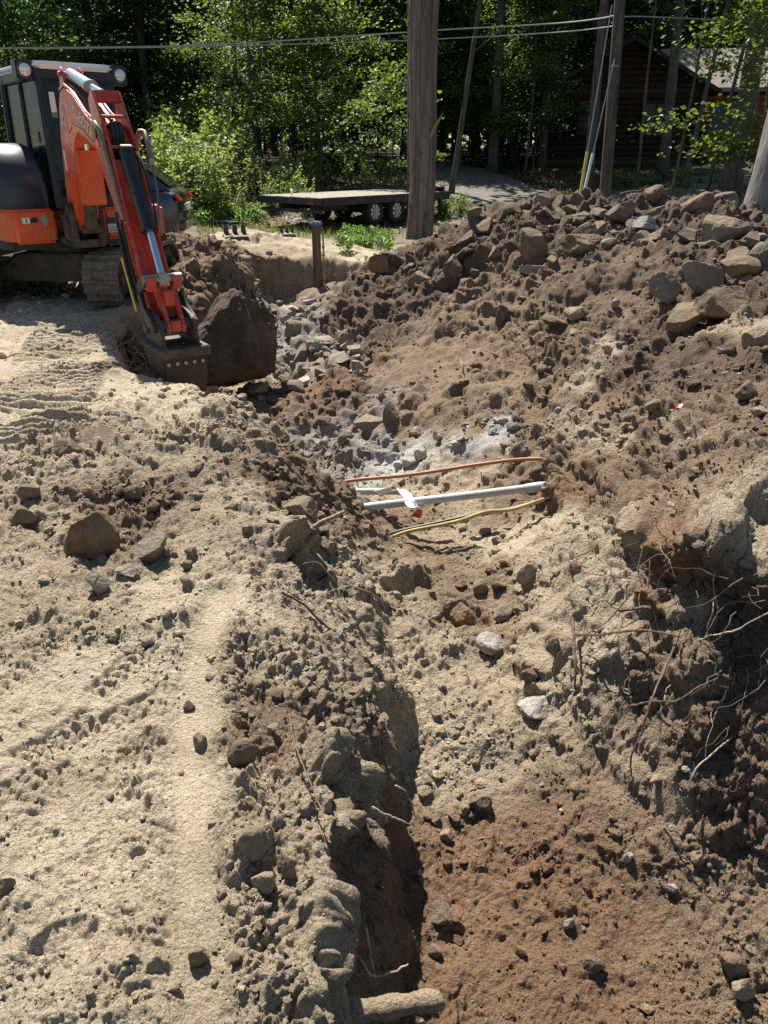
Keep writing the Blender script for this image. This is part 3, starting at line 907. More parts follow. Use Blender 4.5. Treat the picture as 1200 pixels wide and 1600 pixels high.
    # rounded hood on the machine's right
    def hood_ring(x, k):
        top, fy = 1.70 - k[0], .66 - k[1]
        pts = [(-1.0, 1.03)]
        pts += [(fy, 1.03), (fy, 1.18)]
        for j in range(1, 8):
            a = j / 8 * math.pi / 2
            pts.append((fy - .52 * (1 - math.cos(a)), 1.18 + (top - 1.18) * math.sin(a)))
        pts += [(fy - .56, top), (-.7, top - .02), (-1.0, top - .15)]
        return [(x, y, z) for y, z in pts]
    m = mb(H)
    m.loft([hood_ring(x, k) for x, k in ((.40, (.06, .05)), (.43, (.015, .015)), (.47, (0, 0)), (.82, (0, .03)), (.9, (.03, .07)), (.95, (.12, .16)))])
    m.build('engine_hood', M_HOOD, root, smooth=True)
    m = mb(H)
    m.prism([(.955, -.6), (.955, .5), (.98, .5), (.98, -.6)], 'z', 1.04, 1.42)
    m.build('side_panel', M_ORANGE, root, bevel=.008)
    # swing bracket
    m = mb(H)
    m.box((-.08, .4, .66), (.40, .95, .74)); m.box((-.04, .6, .92), (.36, .98, .98))
    m.cyl((.2, .95, .64), (.2, .95, 1.0), .13, 20)
    m.build('swing_base', M_DARKSTEEL, root, bevel=.015)
    m = mb(Bm)
    m.prism([(-.3, .68), (.12, .66), (.2, .9), (.1, 1.12), (-.02, 1.12), (-.12, 1.0), (-.3, .98)], 'x', -.17, -.11)
    m.prism([(-.3, .68), (.12, .66), (.2, .9), (.1, 1.12), (-.02, 1.12), (-.12, 1.0), (-.3, .98)], 'x', .11, .17)
    m.box((-.17, -.3, .66), (.17, .1, .74))
    m.cyl((-.2, 0, .95), (.2, 0, .95), .05, 16)
    m.build('swing_bracket', M_DARKSTEEL, root, bevel=.012)

    # cab ----------------------------------------------------------------
    x0, x1, yb, yf, zb, zt = -.55, .29, -.78, .60, 1.03, 2.46
    cab = mb(H)
    post = .055
    def bar(p, q, r=post):
        cab.tube([p, q], r, 6)
    fx = .0
    corners = {(x0, yf): (x0 + .03, yf - .10), (x1, yf): (x1 - .03, yf - .10), (x0, yb): (x0 + .03, yb + .06), (x1, yb): (x1 - .03, yb + .06)}
    for (a, b), (c, d) in corners.items(): bar((a, b, zb), (c, d, zt - .06), .05)
    bar((x1, -.1, zb), (x1 - .03, -.12, zt - .06), .035); bar((x0, -.1, zb), (x0 + .03, -.12, zt - .06), .035)
    cab.box((x0 - .02, yb, zb - .02), (x1 + .02, yf + .02, zb + .12))
    bar((x0, yf - .02, 1.30), (x1, yf - .02, 1.30), .03)
    cab.box((x0 - .03, yb, zt - .14), (x1 + .03, yf - .04, zt - .04))
    cabo = cab.build('cab_frame', M_BLACK, root, bevel=.012)
    m = mb(H)
    m.prism([(x0 - .05, yb), (x1 + .05, yb), (x1 + .05, yf - .12), (x1 - .06, yf + .0), (x0 + .06, yf + .0), (x0 - .05, yf - .12)], 'z', zt - .045, zt + .03)
    m.build('cab_roof', M_WHITE, root, bevel=.028, seg=3)
    for nm, pts in (('front', [(x0 + .04, yf - .01, 1.33), (x1 - .04, yf - .01, 1.33), (x1 - .06, yf - .085, zt - .14), (x0 + .06, yf - .085, zt - .14)]),
                    ('low', [(x0 + .04, yf, 1.13), (x1 - .04, yf, 1.13), (x1 - .04, yf, 1.28), (x0 + .04, yf, 1.28)]),
                    ('right', [(x1 - .005, -.06, 1.14), (x1 - .005, yf - .04, 1.14), (x1 - .03, yf - .13, zt - .14), (x1 - .03, -.09, zt - .14)]),
                    ('right2', [(x1 - .005, yb + .05, 1.14), (x1 - .005, -.14, 1.14), (x1 - .03, -.16, zt - .14), (x1 - .03, yb + .1, zt - .14)]),
                    ('left', [(x0 + .005, -.06, 1.14), (x0 + .005, yf - .04, 1.14), (x0 + .03, yf - .13, zt - .14), (x0 + .03, -.09, zt - .14)]),
                    ('left2', [(x0 + .005, yb + .05, 1.14), (x0 + .005, -.14, 1.14), (x0 + .03, -.16, zt - .14), (x0 + .03, yb + .1, zt - .14)]),
                    ('rear', [(x0 + .04, yb + .02, 1.3), (x1 - .04, yb + .02, 1.3), (x1 - .06, yb + .06, zt - .14), (x0 + .06, yb + .06, zt - .14)])):
        m = mb(H)
        inn = .006
        c = Vector((sum(p[0] for p in pts) / 4, sum(p[1] for p in pts) / 4, sum(p[2] for p in pts) / 4))
        nrm = (Vector(pts[1]) - Vector(pts[0])).cross(Vector(pts[3]) - Vector(pts[0])).normalized() * inn
        m.loft([[tuple(Vector(p) - nrm) for p in pts], [tuple(Vector(p) + nrm) for p in pts]])
        m.build('window_pane', M_CABGLASS, root)
    m = mb(H)
    m.box((-.36, -.35, 1.05), (.12, .12, 1.45)); m.box((-.34, -.42, 1.45), (.10, -.28, 2.0)); m.box((-.22, -.42, 2.02), (-.02, -.32, 2.2))
    m.build('operator_seat', M_SEAT, root, bevel=.05, seg=3)
    for sx in (-.5, .26):
        m = mb(H)
        m.box((sx - .07, -.2, 1.15), (sx + .07, .3, 1.5)); m.tube([(sx, .25, 1.5), (sx, .3, 1.62), (sx, .28, 1.72)], .018, 8); m.tube([(sx, .28, 1.70), (sx, .28, 1.82)], .03, 8)
        m.build('control_console', M_BLACK, root, bevel=.01)
    m = mb(H)
    m.tube([(.12, yf + .012, 1.62), (.06, yf - .03, 2.02), (.03, yf - .055, 2.3)], .009, 6)
    m.build('wiper', M_BLACK, root)
    m = mb(H)
    m.box((x1 - .16, yf - .06, 1.95), (x1 - .10, yf - .055, 2.2)); 
    m.build('sticker', M_LABEL, root)
    for sx, s in ((x1 + .10, 1), (x0 - .10, -1)):
        m = mb(H)
        m.cyl((sx, .40, zt - .06), (sx, .53, zt - .06), .082, 20, .088)
        m.box((sx - .09, .36, zt - .16), (sx + .09, .52, zt + .04))
        m.box((min(sx, sx - s * .12), .40, zt - .08), (max(sx, sx - s * .12), .46, zt - .05))
        lo = m.build('work_light', M_BLACK, root, bevel=.02)
        m = mb(H)
        m.cyl((sx, .52, zt - .06), (sx, .538, zt - .06), .074, 20, .05)
        m.build('lens', M_LAMP, lo, smooth=True)

    # boom ---------------------------------------------------------------
    prof = [(-.14, .93), (-.12, 1.4), (.02, 1.95), (.16, 2.3), (.30, 2.46), (.5, 2.5), (.75, 2.42), (1.2, 2.17), (1.66, 2.0), (1.74, 1.87), (1.64, 1.74), (1.45, 1.76),
            (1.0, 1.93), (.78, 1.97), (.60, 1.86), (.42, 1.56), (.26, 1.2), (.15, .86), (0, .80)]
    m = mb(B2)
    m.prism(prof, 'x', -.115, .115)
    m.cyl((-.15, 0, .93), (.15, 0, .93), .075, 20)
    m.cyl((-.16, 1.63, 1.86), (.16, 1.63, 1.86), .07, 20)
    boom = m.build('boom', M_ORANGE, root, bevel=.018)
    # weld flanges along the top edge
    m = mb(B2)
    top = [(.30, 2.46), (.5, 2.5), (.75, 2.42), (1.2, 2.17), (1.62, 2.02)]
    for sx in (-.118, .105):
        m.loft([[(sx, p, z + .002), (sx + .013, p, z + .002), (sx + .013, p, z + .03), (sx, p, z + .03)] for p, z in top])
    m.build('top_flange', M_RED, boom)
    m = mb(B2)
    m.loft([[(.116, p, z), (.122, p, z), (.122, p, z + .03), (.116, p, z + .03)] for p, z in ((.42, 1.98), (.62, 2.06), (.8, 2.02), (1.02, 1.98), (1.4, 1.82))])
    m.build('lower_flange', M_RED, boom)
    text_mesh('lettering', 'KUBOTA', .17, M_SILVERTXT, boom, B2 @ Matrix.Translation((.119, 1.06, 2.105)) @ Matrix.Rotation(R(-27), 4, 'X') @ Matrix(((0, 0, 1, 0), (1, 0, 0, 0), (0, 1, 0, 0), (0, 0, 0, 1))), .003)
    m = mb(B2)
    el = lambda k, a, b: (.118, .3 + a * math.cos(k), 2.16 + b * math.sin(k))
    for k in range(28):
        a0, a1 = 2 * math.pi * k / 28, 2 * math.pi * (k + 1) / 28
        m.tube([el(a0, .09, .15), el(a1, .09, .15)], .006, 5)
    for pts in (((.26, 2.24), (.26, 2.08)), ((.26, 2.16), (.34, 2.24)), ((.34, 2.24), (.34, 2.19)), ((.26, 2.14), (.34, 2.08)), ((.34, 2.08), (.34, 2.12))):
        m.tube([(.118, *pts[0]), (.118, *pts[1])], .008, 5)
    m.build('emblem', M_SILVERTXT, boom)
    m = mb(B2)
    m.box((.114, .06, 1.55), (.12, .12, 1.8))
    m.build('sticker', M_LABEL, boom)
    # boom cylinder with its guard in front
    m = mb(B2)
    m.box((-.12, .47, 1.16), (.10, .60, 1.80)); m.box((-.12, .42, 1.16), (-.10, .5, 1.8)); m.box((.08, .42, 1.16), (.10, .5, 1.8))
    m.build('cylinder_guard', M_ORANGE, root, bevel=.02)
    m = mb(B2)
    m.cyl((0, .28, .86), (0, .50, 1.5), .065, 18)
    m.cyl((-.1, .27, .84), (.1, .27, .84), .05, 14)
    m.build('boom_cylinder', M_DARKSTEEL, root, bevel=.006)
    m = mb(B2)
    m.cyl((0, .50, 1.5), (0, .58, 1.9), .035, 14)
    m.build('cylinder_rod', M_CHROME, root, smooth=True)
    # arm cylinder on top of the boom
    m = mb(B2)
    for sx in (-.10, .075): m.prism([(.28, 2.42), (.30, 2.68), (.38, 2.72), (.44, 2.66), (.52, 2.46)], 'x', sx, sx + .025)
    m.cyl((-.12, .37, 2.64), (.12, .37, 2.64), .028, 12)
    m.build('cylinder_bracket', M_RED, root, bevel=.006)
    m = mb(B2)
    m.cyl((0, .37, 2.64), (0, 1.05, 2.46), .062, 20)
    m.cyl((0, 1.03, 2.465), (0, 1.07, 2.455), .07, 20)
    m.build('arm_cylinder', mat_plain('grey_cylinder', (.36, .42, .42), .3, .4, dirt=.2, scale=9), root, smooth=True)
    m = mb(B2)
    m.cyl((0, 1.05, 2.46), (0, 1.42, 2.37), .035, 16)
    m.build('cylinder_rod', M_CHROME, root, smooth=True)
    # pipes along the boom top
    for sx in (-.05, .02, .06):
        m = mb(B2)
        m.tube([(sx, .5, 2.53), (sx, .8, 2.43), (sx, 1.2, 2.2), (sx, 1.45, 2.1)], .014, 8)
        m.build('boom_pipe', M_DARKSTEEL, root, smooth=True)

    # arm ------------------------------------------------------------------
    T, Bt = Vector((1.44, 2.06)), Vector((2.5, .22))
    d = (Bt - T).normalized(); fnm = Vector((-d.y, d.x))
    if fnm.x < 0: fnm = -fnm
    def A(q, k): 
        p = T + d * q * .905 + fnm * k
        return (p.x, p.y)
    LA = (Bt - T).length / .905
    side = [A(0, .07), A(.03, .11), A(.45, .16), A(.72, .17), A(.95, .14), A(1.5, .11), A(LA + .07, .06), A(LA + .08, -.06), A(1.5, -.11), A(.95, -.16), A(.62, -.22), A(.45, -.2), A(.12, -.1), A(0, -.06)]
    m = mb(Bm)
    m.prism(side, 'x', -.125, -.10); m.prism(side, 'x', .10, .125)
    arm = m.build('arm', M_RED, root, bevel=.006)
    m = mb(Bm)
    m.prism([A(.74, .13), A(.95, .125), A(1.5, .095), A(LA - .06, .05), A(LA - .06, -.05), A(1.5, -.095), A(.95, -.14), A(.74, -.16)], 'x', -.099, .099)
    m.build('arm_box', M_RED, arm, bevel=.004)
    for q, k, r_ in ((.05, .05, .05), (.30, .12, .014), (.62, .14, .016), (.55, -.1, .06)):
        m = mb(Bm)
        p = A(q, k)
        m.cyl((-.099, p[0], p[1]), (.099, p[0], p[1]), r_, 14)
        m.build('cross_pin', M_RED if r_ < .05 else M_DARKSTEEL, arm, smooth=True)
    m = mb(Bm)
    m.loft([[(sx, *A(q, k)) for sx, k in ((-.099, .085), (.099, .085), (.099, .1), (-.099, .1))] for q in (.02, .13)])
    m.build('top_plate', M_RED, arm)
    m = mb(Bm)
    for j in range(3):
        c = [(-.04 + .035 * j, *A(.28 + .02 * j, .0)), (-.04 + .035 * j, *A(.36, .10)), (-.03 + .035 * j, *A(.48, .12)), (-.02 + .03 * j, *A(.60, .02))]
        m.tube(c, .02, 8)
    m.build('hose_loop', M_HOSE, root, smooth=True)
    # bucket cylinder
    m = mb(Bm)
    m.cyl((0, *A(.70, .20)), (0, *A(1.50, .245)), .062, 20)
    m.cyl((0, *A(1.49, .245)), (0, *A(1.53, .247)), .07, 20)
    m.cyl((-.05, *A(.70, .20)), (.05, *A(.70, .20)), .055, 14)
    bc = m.build('bucket_cylinder', M_BLACK, root, bevel=.005)
    m = mb(Bm)
    m.cyl((0, *A(1.50, .245)), (0, *A(1.98, .225)), .032, 16)
    m.build('cylinder_rod', M_CHROME, root, smooth=True)
    m = mb(Bm)
    for j, kk in enumerate((.07, .085)):
        m.tube([(-.075 - .02 * j, *A(.72, .22)), (-.09, *A(.95, .27 + .02 * j)), (-.085, *A(1.3, .27)), (-.07, *A(1.46, .25))], .009, 6)
    m.build('feed_pipe', M_HOSE, root, smooth=True)
    # bent pipes at the elbow
    m = mb(Bm)
    m.tube([(.14, *A(.42, -.12)), (.16, *A(.36, .02)), (.165, *A(.36, .10)), (.155, *A(.44, .14)), (.145, *A(.8, .10)), (.14, *A(1.1, .07)), (.135, *A(1.3, .05))], .026, 10)
    m.build('elbow_pipe', M_PIPE, root, smooth=True)
    m = mb(Bm)
    m.tube([(-.14, *A(.62, .0)), (-.17, *A(.50, .08)), (-.19, *A(.46, .14)), (-.21, *A(.50, .19)), (-.21, *A(.66, .20)), (-.2, *A(.8, .19))], .026, 10)
    m.build('elbow_pipe', M_PIPE, root, smooth=True)
    m = mb(Bm)
    m.box((-.22, A(.80, .19)[0] - .03, A(.80, .19)[1] - .03), (-.17, A(.80, .19)[0] + .03, A(.80, .19)[1] + .03))
    m.tube([(-.2, *A(.82, .19)), (-.17, *A(1.1, .22)), (-.13, *A(1.35, .2)), (-.12, *A(1.5, .16))], .012, 6)
    m.build('hose_fitting', M_STEEL, root, bevel=.006)
    for j in range(3):
        m = mb(Bm)
        x = .145 + .03 * (j % 2)
        m.tube([(x, *A(1.1 + .1 * j, .06 - .04 * j)), (x + .015, *A(1.45, .02 - .045 * j)), (x + .02, *A(1.8, -.02 - .04 * j)), (x + .01, *A(2.05, -.05 - .03 * j)), (.12, *A(2.2, -.06))], .013, 6)
        m.build('arm_hose', M_HOSE, root, smooth=True)
    m = mb(Bm)
    m.loft([[(sx, *A(q, k)) for sx, k in ((.165, -.16), (.18, -.16), (.18, -.21), (.165, -.21))] for q in (1.55, 1.75, 1.95, 2.1)])
    m.build('hose_guard', M_YELLOW, root, bevel=.004)
    # linkage
    pin = Vector(A(1.98, .225)); bpv = Vector((2.50, .22)); blk = Vector((2.72, .26))
    m = mb(Bm)
    m.cyl((-.17, pin.x, pin.y), (.17, pin.x, pin.y), .042, 16)
    m.box((-.045, pin.x - .05, pin.y - .05), (.045, pin.x + .05, pin.y + .05))
    m.build('link_pin', M_STEEL, root, bevel=.006)
    m = mb(Bm)
    for x in (-.15, .07): m.prism([(pin.x - .06, pin.y + .03), (pin.x + .06, pin.y + .03), (pin.x + .06, pin.y - .09), (pin.x - .07, pin.y - .09)], 'x', x, x + .08)
    m.prism([(pin.x - .05, pin.y - .06), (pin.x + .05, pin.y - .06), (blk.x + .06, blk.y), (blk.x + .05, blk.y - .06), (blk.x - .05, blk.y - .06), (blk.x - .06, blk.y)], 'x', -.085, -.045)
    m.prism([(pin.x - .05, pin.y - .06), (pin.x + .05, pin.y - .06), (blk.x + .06, blk.y), (blk.x + .05, blk.y - .06), (blk.x - .05, blk.y - .06), (blk.x - .06, blk.y)], 'x', .045, .085)
    mid = (pin + blk) / 2
    m.box((-.045, mid.x - .03, mid.y - .03), (.045, mid.x + .05, mid.y + .10)); m.box((-.045, blk.x - .02, blk.y - .05), (.045, blk.x + .05, blk.y + .04))
    m.build('bucket_link', M_RED, root, bevel=.008)
    for x in (-.165, .125):
        m = mb(Bm)
        q = Vector(A(1.98, -.02))
        m.prism([(q.x - .06, q.y - .05), (q.x - .04, q.y + .06), (pin.x - .02, pin.y + .06), (pin.x + .05, pin.y), (pin.x, pin.y - .06)], 'x', x, x + .04)
        m.build('rocker_link', M_DARKSTEEL, root, bevel=.008)
    # bucket with coupler ears
    m = mb(Bm)
    for x in (-.165, .13): m.prism([(2.38, .06), (2.42, .36), (2.52, .38), (2.66, .36), (2.80, .32), (2.84, .20), (2.86, .06)], 'x', x, x + .035)
    m.cyl((-.2, bpv.x, bpv.y), (.2, bpv.x, bpv.y), .055, 16); m.cyl((-.2, blk.x, blk.y), (.2, blk.x, blk.y), .05, 16)
    m.build('bucket_coupler', M_DARKSTEEL, root, bevel=.008)
    for x in (-.20, .165):
        m = mb(Bm)
        m.prism([(2.40, .48), (2.47, .52), (2.56, .40), (2.72, .32), (2.70, .22), (2.58, .24), (2.44, .36)], 'x', x, x + .035)
        m.build('coupler_arm', M_BLACK, root, bevel=.008)
    outl = [(2.36, .06), (2.86, .07), (2.90, .0), (2.90, -.12), (2.86, -.28), (2.76, -.44), (2.70, -.43), (2.60, -.24), (2.48, -.14)]
    m = mb(Bm)
    cxp, czp = 2.68, -.1
    rings = []
    for x, k in ((-.2, 1.0), (.2, 1.0)):
        rings.append([(x * (1 if z > -.05 else (1 + .42 * (z + .05))), p, z) for p, z in outl])
    m.loft(rings)
    bk = m.build('bucket', M_BUCKET, root, bevel=.01)
    m = mb(Bm)
    m.box((-.225, 2.38, .062), (.225, 2.93, .10)); m.box((-.225, 2.90, .02), (.225, 2.94, .10))
    m.build('bucket_rim', M_DARKSTEEL, bk, bevel=.008)
    for k in range(5):
        m = mb(Bm)
        x = -.15 + .075 * k
        m.cyl((x, 2.90, -.03), (x, 2.915, -.03), .017, 8)
        m.build('bolt', M_STEEL, bk)
    for k in range(4):
        m = mb(Bm)
        x = -.135 + .09 * k
        m.prism([(2.70, -.38), (2.79, -.38), (2.73, -.58), (2.71, -.58)], 'x', x - .025, x + .025)
        m.build('tooth', M_STEEL, bk)
    return root


build_excavator()
# ------------------------------------------------------------------ trees, poles, weeds
def mat_bark(name, col, scale=3.0, stretch=.12, depth=.02, col2=None):
    m, nt, b = new_mat(name)
    N, L = nt.nodes, nt.links
    tc = N.new('ShaderNodeTexCoord')
    mp = N.new('ShaderNodeMapping'); mp.inputs['Scale'].default_value = (1, 1, stretch)
    L.new(tc.outputs['Object'], mp.inputs['Vector'])
    n = N.new('ShaderNodeTexNoise'); n.inputs['Scale'].default_value = scale * 6; n.inputs['Detail'].default_value = 8; n.inputs['Roughness'].default_value = .65
    L.new(mp.outputs['Vector'], n.inputs['Vector'])
    n2 = N.new('ShaderNodeTexNoise'); n2.inputs['Scale'].default_value = scale * .7; n2.inputs['Detail'].default_value = 5
    L.new(tc.outputs['Object'], n2.inputs['Vector'])
    cr = N.new('ShaderNodeValToRGB')
    cr.color_ramp.elements[0].position = .32; cr.color_ramp.elements[0].color = (*[c * .35 for c in col], 1)
    cr.color_ramp.elements[1].position = .66; cr.color_ramp.elements[1].color = (*[min(1, c * 1.35) for c in col], 1)
    L.new(n.outputs['Fac'], cr.inputs['Fac'])
    mx = N.new('ShaderNodeMix'); mx.data_type = 'RGBA'
    c2 = col2 or tuple(c * .8 for c in col)
    mx.inputs['B'].default_value = (*c2, 1)
    mr = N.new('ShaderNodeMapRange'); mr.inputs['From Min'].default_value = .5; mr.inputs['From Max'].default_value = .75; mr.inputs['To Max'].default_value = .6
    L.new(n2.outputs['Fac'], mr.inputs['Value']); L.new(mr.outputs['Result'], mx.inputs['Factor'])
    L.new(cr.outputs['Color'], mx.inputs['A']); L.new(mx.outputs['Result'], b.inputs['Base Color'])
    b.inputs['Roughness'].default_value = .95
    b.inputs['Specular IOR Level'].default_value = .15
    bp = N.new('ShaderNodeBump'); bp.inputs['Distance'].default_value = depth; bp.inputs['Strength'].default_value = 1
    L.new(n.outputs['Fac'], bp.inputs['Height']); L.new(bp.outputs['Normal'], b.inputs['Normal'])
    return m


def mat_leaf(name, gain=1.0, trans=.5):
    m, nt, b = new_mat(name)
    N, L = nt.nodes, nt.links
    at = N.new('ShaderNodeAttribute'); at.attribute_name = 'tint'
    b.inputs['Roughness'].default_value = .5
    b.inputs['Specular IOR Level'].default_value = .35
    L.new(at.outputs['Color'], b.inputs['Base Color'])
    tr = N.new('ShaderNodeBsdfTranslucent')
    sc = N.new('ShaderNodeVectorMath'); sc.operation = 'MULTIPLY'; sc.inputs[1].default_value = (1.7 * gain, 1.75 * gain, .7 * gain)
    L.new(at.outputs['Color'], sc.inputs[0]); L.new(sc.outputs['Vector'], tr.inputs['Color'])
    mx = N.new('ShaderNodeMixShader'); mx.inputs['Fac'].default_value = trans
    L.new(b.outputs['BSDF'], mx.inputs[1]); L.new(tr.outputs['BSDF'], mx.inputs[2])
    L.new(mx.outputs['Shader'], N['Material Output'].inputs['Surface'])
    return m


M_BARK = mat_bark('forest_bark', (.12, .105, .09))
M_BARKPALE = mat_bark('pale_bark', (.25, .235, .215), 2.2, .18, .03)
M_CEDAR = mat_bark('cedar_bark', (.2, .165, .135), 2.2, .05, .03, (.12, .1, .085))
M_LEAF = mat_leaf('leaf_green', 1.1, .45)
M_WEED = mat_leaf('weed_green', 1.1, .4)


def leaves(centers, size, lrng, tint, flat=.6, sizevar=.4):
    """one folded blade (two triangles) per centre: verts, tris, colours"""
    n = len(centers)
    a = lrng.uniform(0, 2 * math.pi, n)
    nrm = np.stack([lrng.normal(0, flat, n), lrng.normal(0, flat, n), np.ones(n)], -1)
    nrm /= np.linalg.norm(nrm, axis=1, keepdims=True)
    t = np.stack([np.cos(a), np.sin(a), np.zeros(n)], -1)
    t -= nrm * (t * nrm).sum(1, keepdims=True)
    t /= np.linalg.norm(t, axis=1, keepdims=True)
    s = np.cross(nrm, t)
    L_ = (size * (1 + sizevar * lrng.uniform(-1, 1, n)))[:, None]
    W = L_ * .36
    fold = nrm * L_ * .10
    v = np.stack([centers - t * L_ * .5, centers + s * W + fold, centers + t * L_ * .5, centers - s * W + fold], 1).reshape(-1, 3)
    i = np.arange(n)[:, None] * 4
    f = np.concatenate([i + np.array([0, 1, 2]), i + np.array([0, 2, 3])], 0)
    k = lrng.uniform(.6, 1.35, n)[:, None]
    hue = lrng.uniform(0, 1, n)[:, None] ** 2
    c = np.array(tint) * k * (1 - hue * .5) + np.array((tint[0] * 1.9, tint[1] * 1.35, tint[2] * .9)) * hue * .5
    return v, f, np.repeat(c, 4, 0)


def crown_mesh(name, seed, z0, z1, rad, n_clump, per, size, tint, low_taper=True):
    lr = np.random.default_rng(seed)
    cs = []
    for _ in range(n_clump):
        h = lr.uniform(0, 1) ** .9
        z = z0 + (z1 - z0) * h
        env = rad * (math.sin(math.pi * min(1, .18 + .82 * h) ** .8) * .85 + .25)
        a, r_ = lr.uniform(0, 2 * math.pi), env * math.sqrt(lr.uniform(.05, 1))
        c = np.array((r_ * math.cos(a), r_ * math.sin(a), z))
        spread = lr.uniform(.35, .85) * rad * .28
        pts = lr.normal(0, 1, (per, 3)) * np.array((spread, spread, spread * .35))
        pts[:, 2] -= .25 * (pts[:, 0] ** 2 + pts[:, 1] ** 2) ** .5
        cs.append(c + pts)
    v, f, c = leaves(np.concatenate(cs), size, lr, tint)
    me = mesh_np(name, v, f, smooth=False)
    add_color(me, c)
    return me


def trunk_mesh(name, seed, h, r0, r1, limbs=5, z_l=3.0, bend=.25, seg=9, llen=2.0):
    lr = random.Random(seed)
    m = MB()
    n = 10
    ph = lr.uniform(0, 6)
    def cpt(t): return Vector((bend * math.sin(2.2 * t + ph) - bend * math.sin(ph), bend * math.cos(1.7 * t + ph) - bend * math.cos(ph), h * t - .25))
    m.tube([cpt(k / n) for k in range(n + 1)], [(r0 * 1.25 if k == 0 else r0 + (r1 - r0) * k / n) for k in range(n + 1)], seg)
    for _ in range(limbs):
        t = lr.uniform(z_l / h, .95)
        a = lr.uniform(0, 2 * math.pi)
        ln = llen * (1.15 - t) * lr.uniform(.7, 1.3) + .4
        p = cpt(t)
        rr = (r0 + (r1 - r0) * t) * .38
        q = [p + Vector((math.cos(a) * ln * s, math.sin(a) * ln * s, ln * (.55 * s + .15 * s * s))) for s in (0, .35, .7, 1)]
        m.tube(q, [rr, rr * .7, rr * .45, rr * .15], 5)
    me = bpy.data.meshes.new(name)
    me.from_pydata(m.v, [], m.f)
    for p in me.polygons: p.use_smooth = True
    return me


GREEN, DEEP, FRESH = (.058, .108, .04), (.036, .078, .038), (.08, .13, .038)
CROWN_TALL = [crown_mesh('crown', 100 + k, 6.0, 17, 3.6, 58, 62, .34, (GREEN, DEEP, GREEN)[k]) for k in range(3)]
CROWN_MID = [crown_mesh('crown', 110 + k, 1.6, 8.0, 2.3, 84, 120, .135, (GREEN, FRESH, DEEP, GREEN)[k]) for k in range(4)]
CROWN_LOW = [crown_mesh('crown', 120 + k, .5, 3.4, 1.2, 40, 60, .10, (GREEN, FRESH, DEEP)[k]) for k in range(3)]
TRUNK_TALL = [trunk_mesh('trunk', 200 + k, 16, .2, .07, 9, 5, .35) for k in range(4)]
TRUNK_MID = [trunk_mesh('trunk', 210 + k, 7.6, .075, .02, 10, 1.6, .3, 7, 1.9) for k in range(3)]
TRUNK_LOW = [trunk_mesh('trunk', 220 + k, 3.2, .03, .008, 6, .7, .2, 6, .9) for k in range(3)]
for me in CROWN_TALL + CROWN_MID + CROWN_LOW: me.materials.append(M_LEAF)
for me in TRUNK_TALL + TRUNK_MID + TRUNK_LOW: me.materials.append(M_BARK)


def gz(x, y): return float(base_height(np.array([x]), np.array([y]))[0])


def plant_tree(name, x, y, trunk, crown, sc, rz, label, cat, group=None, lean=(0, 0)):
    r = empty(name, (x, y, gz(x, y)), rz)
    r.rotation_euler = (lean[0], lean[1], rz)
    r.scale = (sc, sc, sc)
    tag(r, label, cat, group)
    link('trunk', trunk, None, r)
    if crown is not None: link('crown', crown, None, r)
    return r


TREES_XY = []
def free(x, y, d): return all((x - a) ** 2 + (y - b) ** 2 > d * d for a, b in TREES_XY)


def in_view(x, y, m=.06): return abs(x) < y * (.56 + m) + 1.5


tr = random.Random(42)
def where(x, y):
    u = 600 + FPX * x / (y * CP + (CAM_H - 4) * SP)
    spot = ('left of the excavator cab', 'over the excavator cab', 'above the sunlit weeds', 'behind the trailer', 'close behind the shaggy cedar', 'between the cedar and utility pole', 'around the log cabin', 'beyond the pale leaning trunk')
    return spot[sum(u > k for k in (20, 200, 420, 610, 700, 900, 1110))]
# distinct trunks one can point at
def trunk_at(u, v, D, r, h, label, name='tree', crown=None, lean=0.0, mat=None, seed=1, pale=False, bend=.15):
    p = at_dist(u, v, D)
    z = gz(p.x, p.y)
    t = trunk_mesh('trunk', seed, h, r, r * .45, 7, h * .45, bend, 12)
    t.materials.append(mat or M_BARK)
    o = plant_tree(name, p.x, p.y, t, crown, 1, 0, label, 'tree', lean=(0, lean))
    TREES_XY.append((p.x, p.y))
    return o
trunk_at(163, 200, 40, .24, 17, 'broad dark forest trunk rising straight behind the excavator cab roof', crown=CROWN_TALL[1], seed=301)
trunk_at(236, 230, 42, .22, 17, 'straight black trunk against bright sky gaps beside the excavator boom', crown=CROWN_TALL[1], seed=302)
trunk_at(372, 225, 33, .11, 12, 'slender greyish trunk standing behind the tall sunlit weeds', crown=None, seed=303)
trunk_at(398, 228, 35, .14, 14, 'sturdier brown trunk just behind the weeds and boulders', crown=None, seed=304)
trunk_at(770, 245, 34, .2, 16, 'dark trunk in the gap between shaggy cedar and leaning utility pole', crown=CROWN_TALL[0], seed=305)
trunk_at(706, 285, 28, .10, 9, 'thin grey trunk leaning over the driveway beside the shaggy cedar', crown=None, lean=.16, seed=306)
trunk_at(922, 258, 27, .17, 15, 'tall grey trunk standing behind the guy wires of the utility pole', crown=CROWN_TALL[2], seed=307)
trunk_at(1142, 285, 22, .27, 14, 'thick dark trunk with flared base at the driveway edge', crown=CROWN_TALL[0], seed=308)
trunk_at(1046, 288, 19, .035, 8, 'very thin crooked sapling stem in front of the log cabin', crown=None, seed=309, bend=.3)
trunk_at(1000, 262, 27, .05, 8, 'slim sapling stem by the cabin steps with few leaves', crown=None, seed=310)
trunk_at(1072, 262, 26, .08, 10, 'slim dark trunk in front of the orange log wall', crown=None, lean=.08, seed=311)
trunk_at(1105, 285, 22.5, .06, 9, 'narrow stem growing beside the thick flared trunk', crown=None, lean=.12, seed=312)
trunk_at(646, 270, 24, .16, 15, 'grey trunk half hidden right behind the shaggy cedar', crown=None, seed=313)

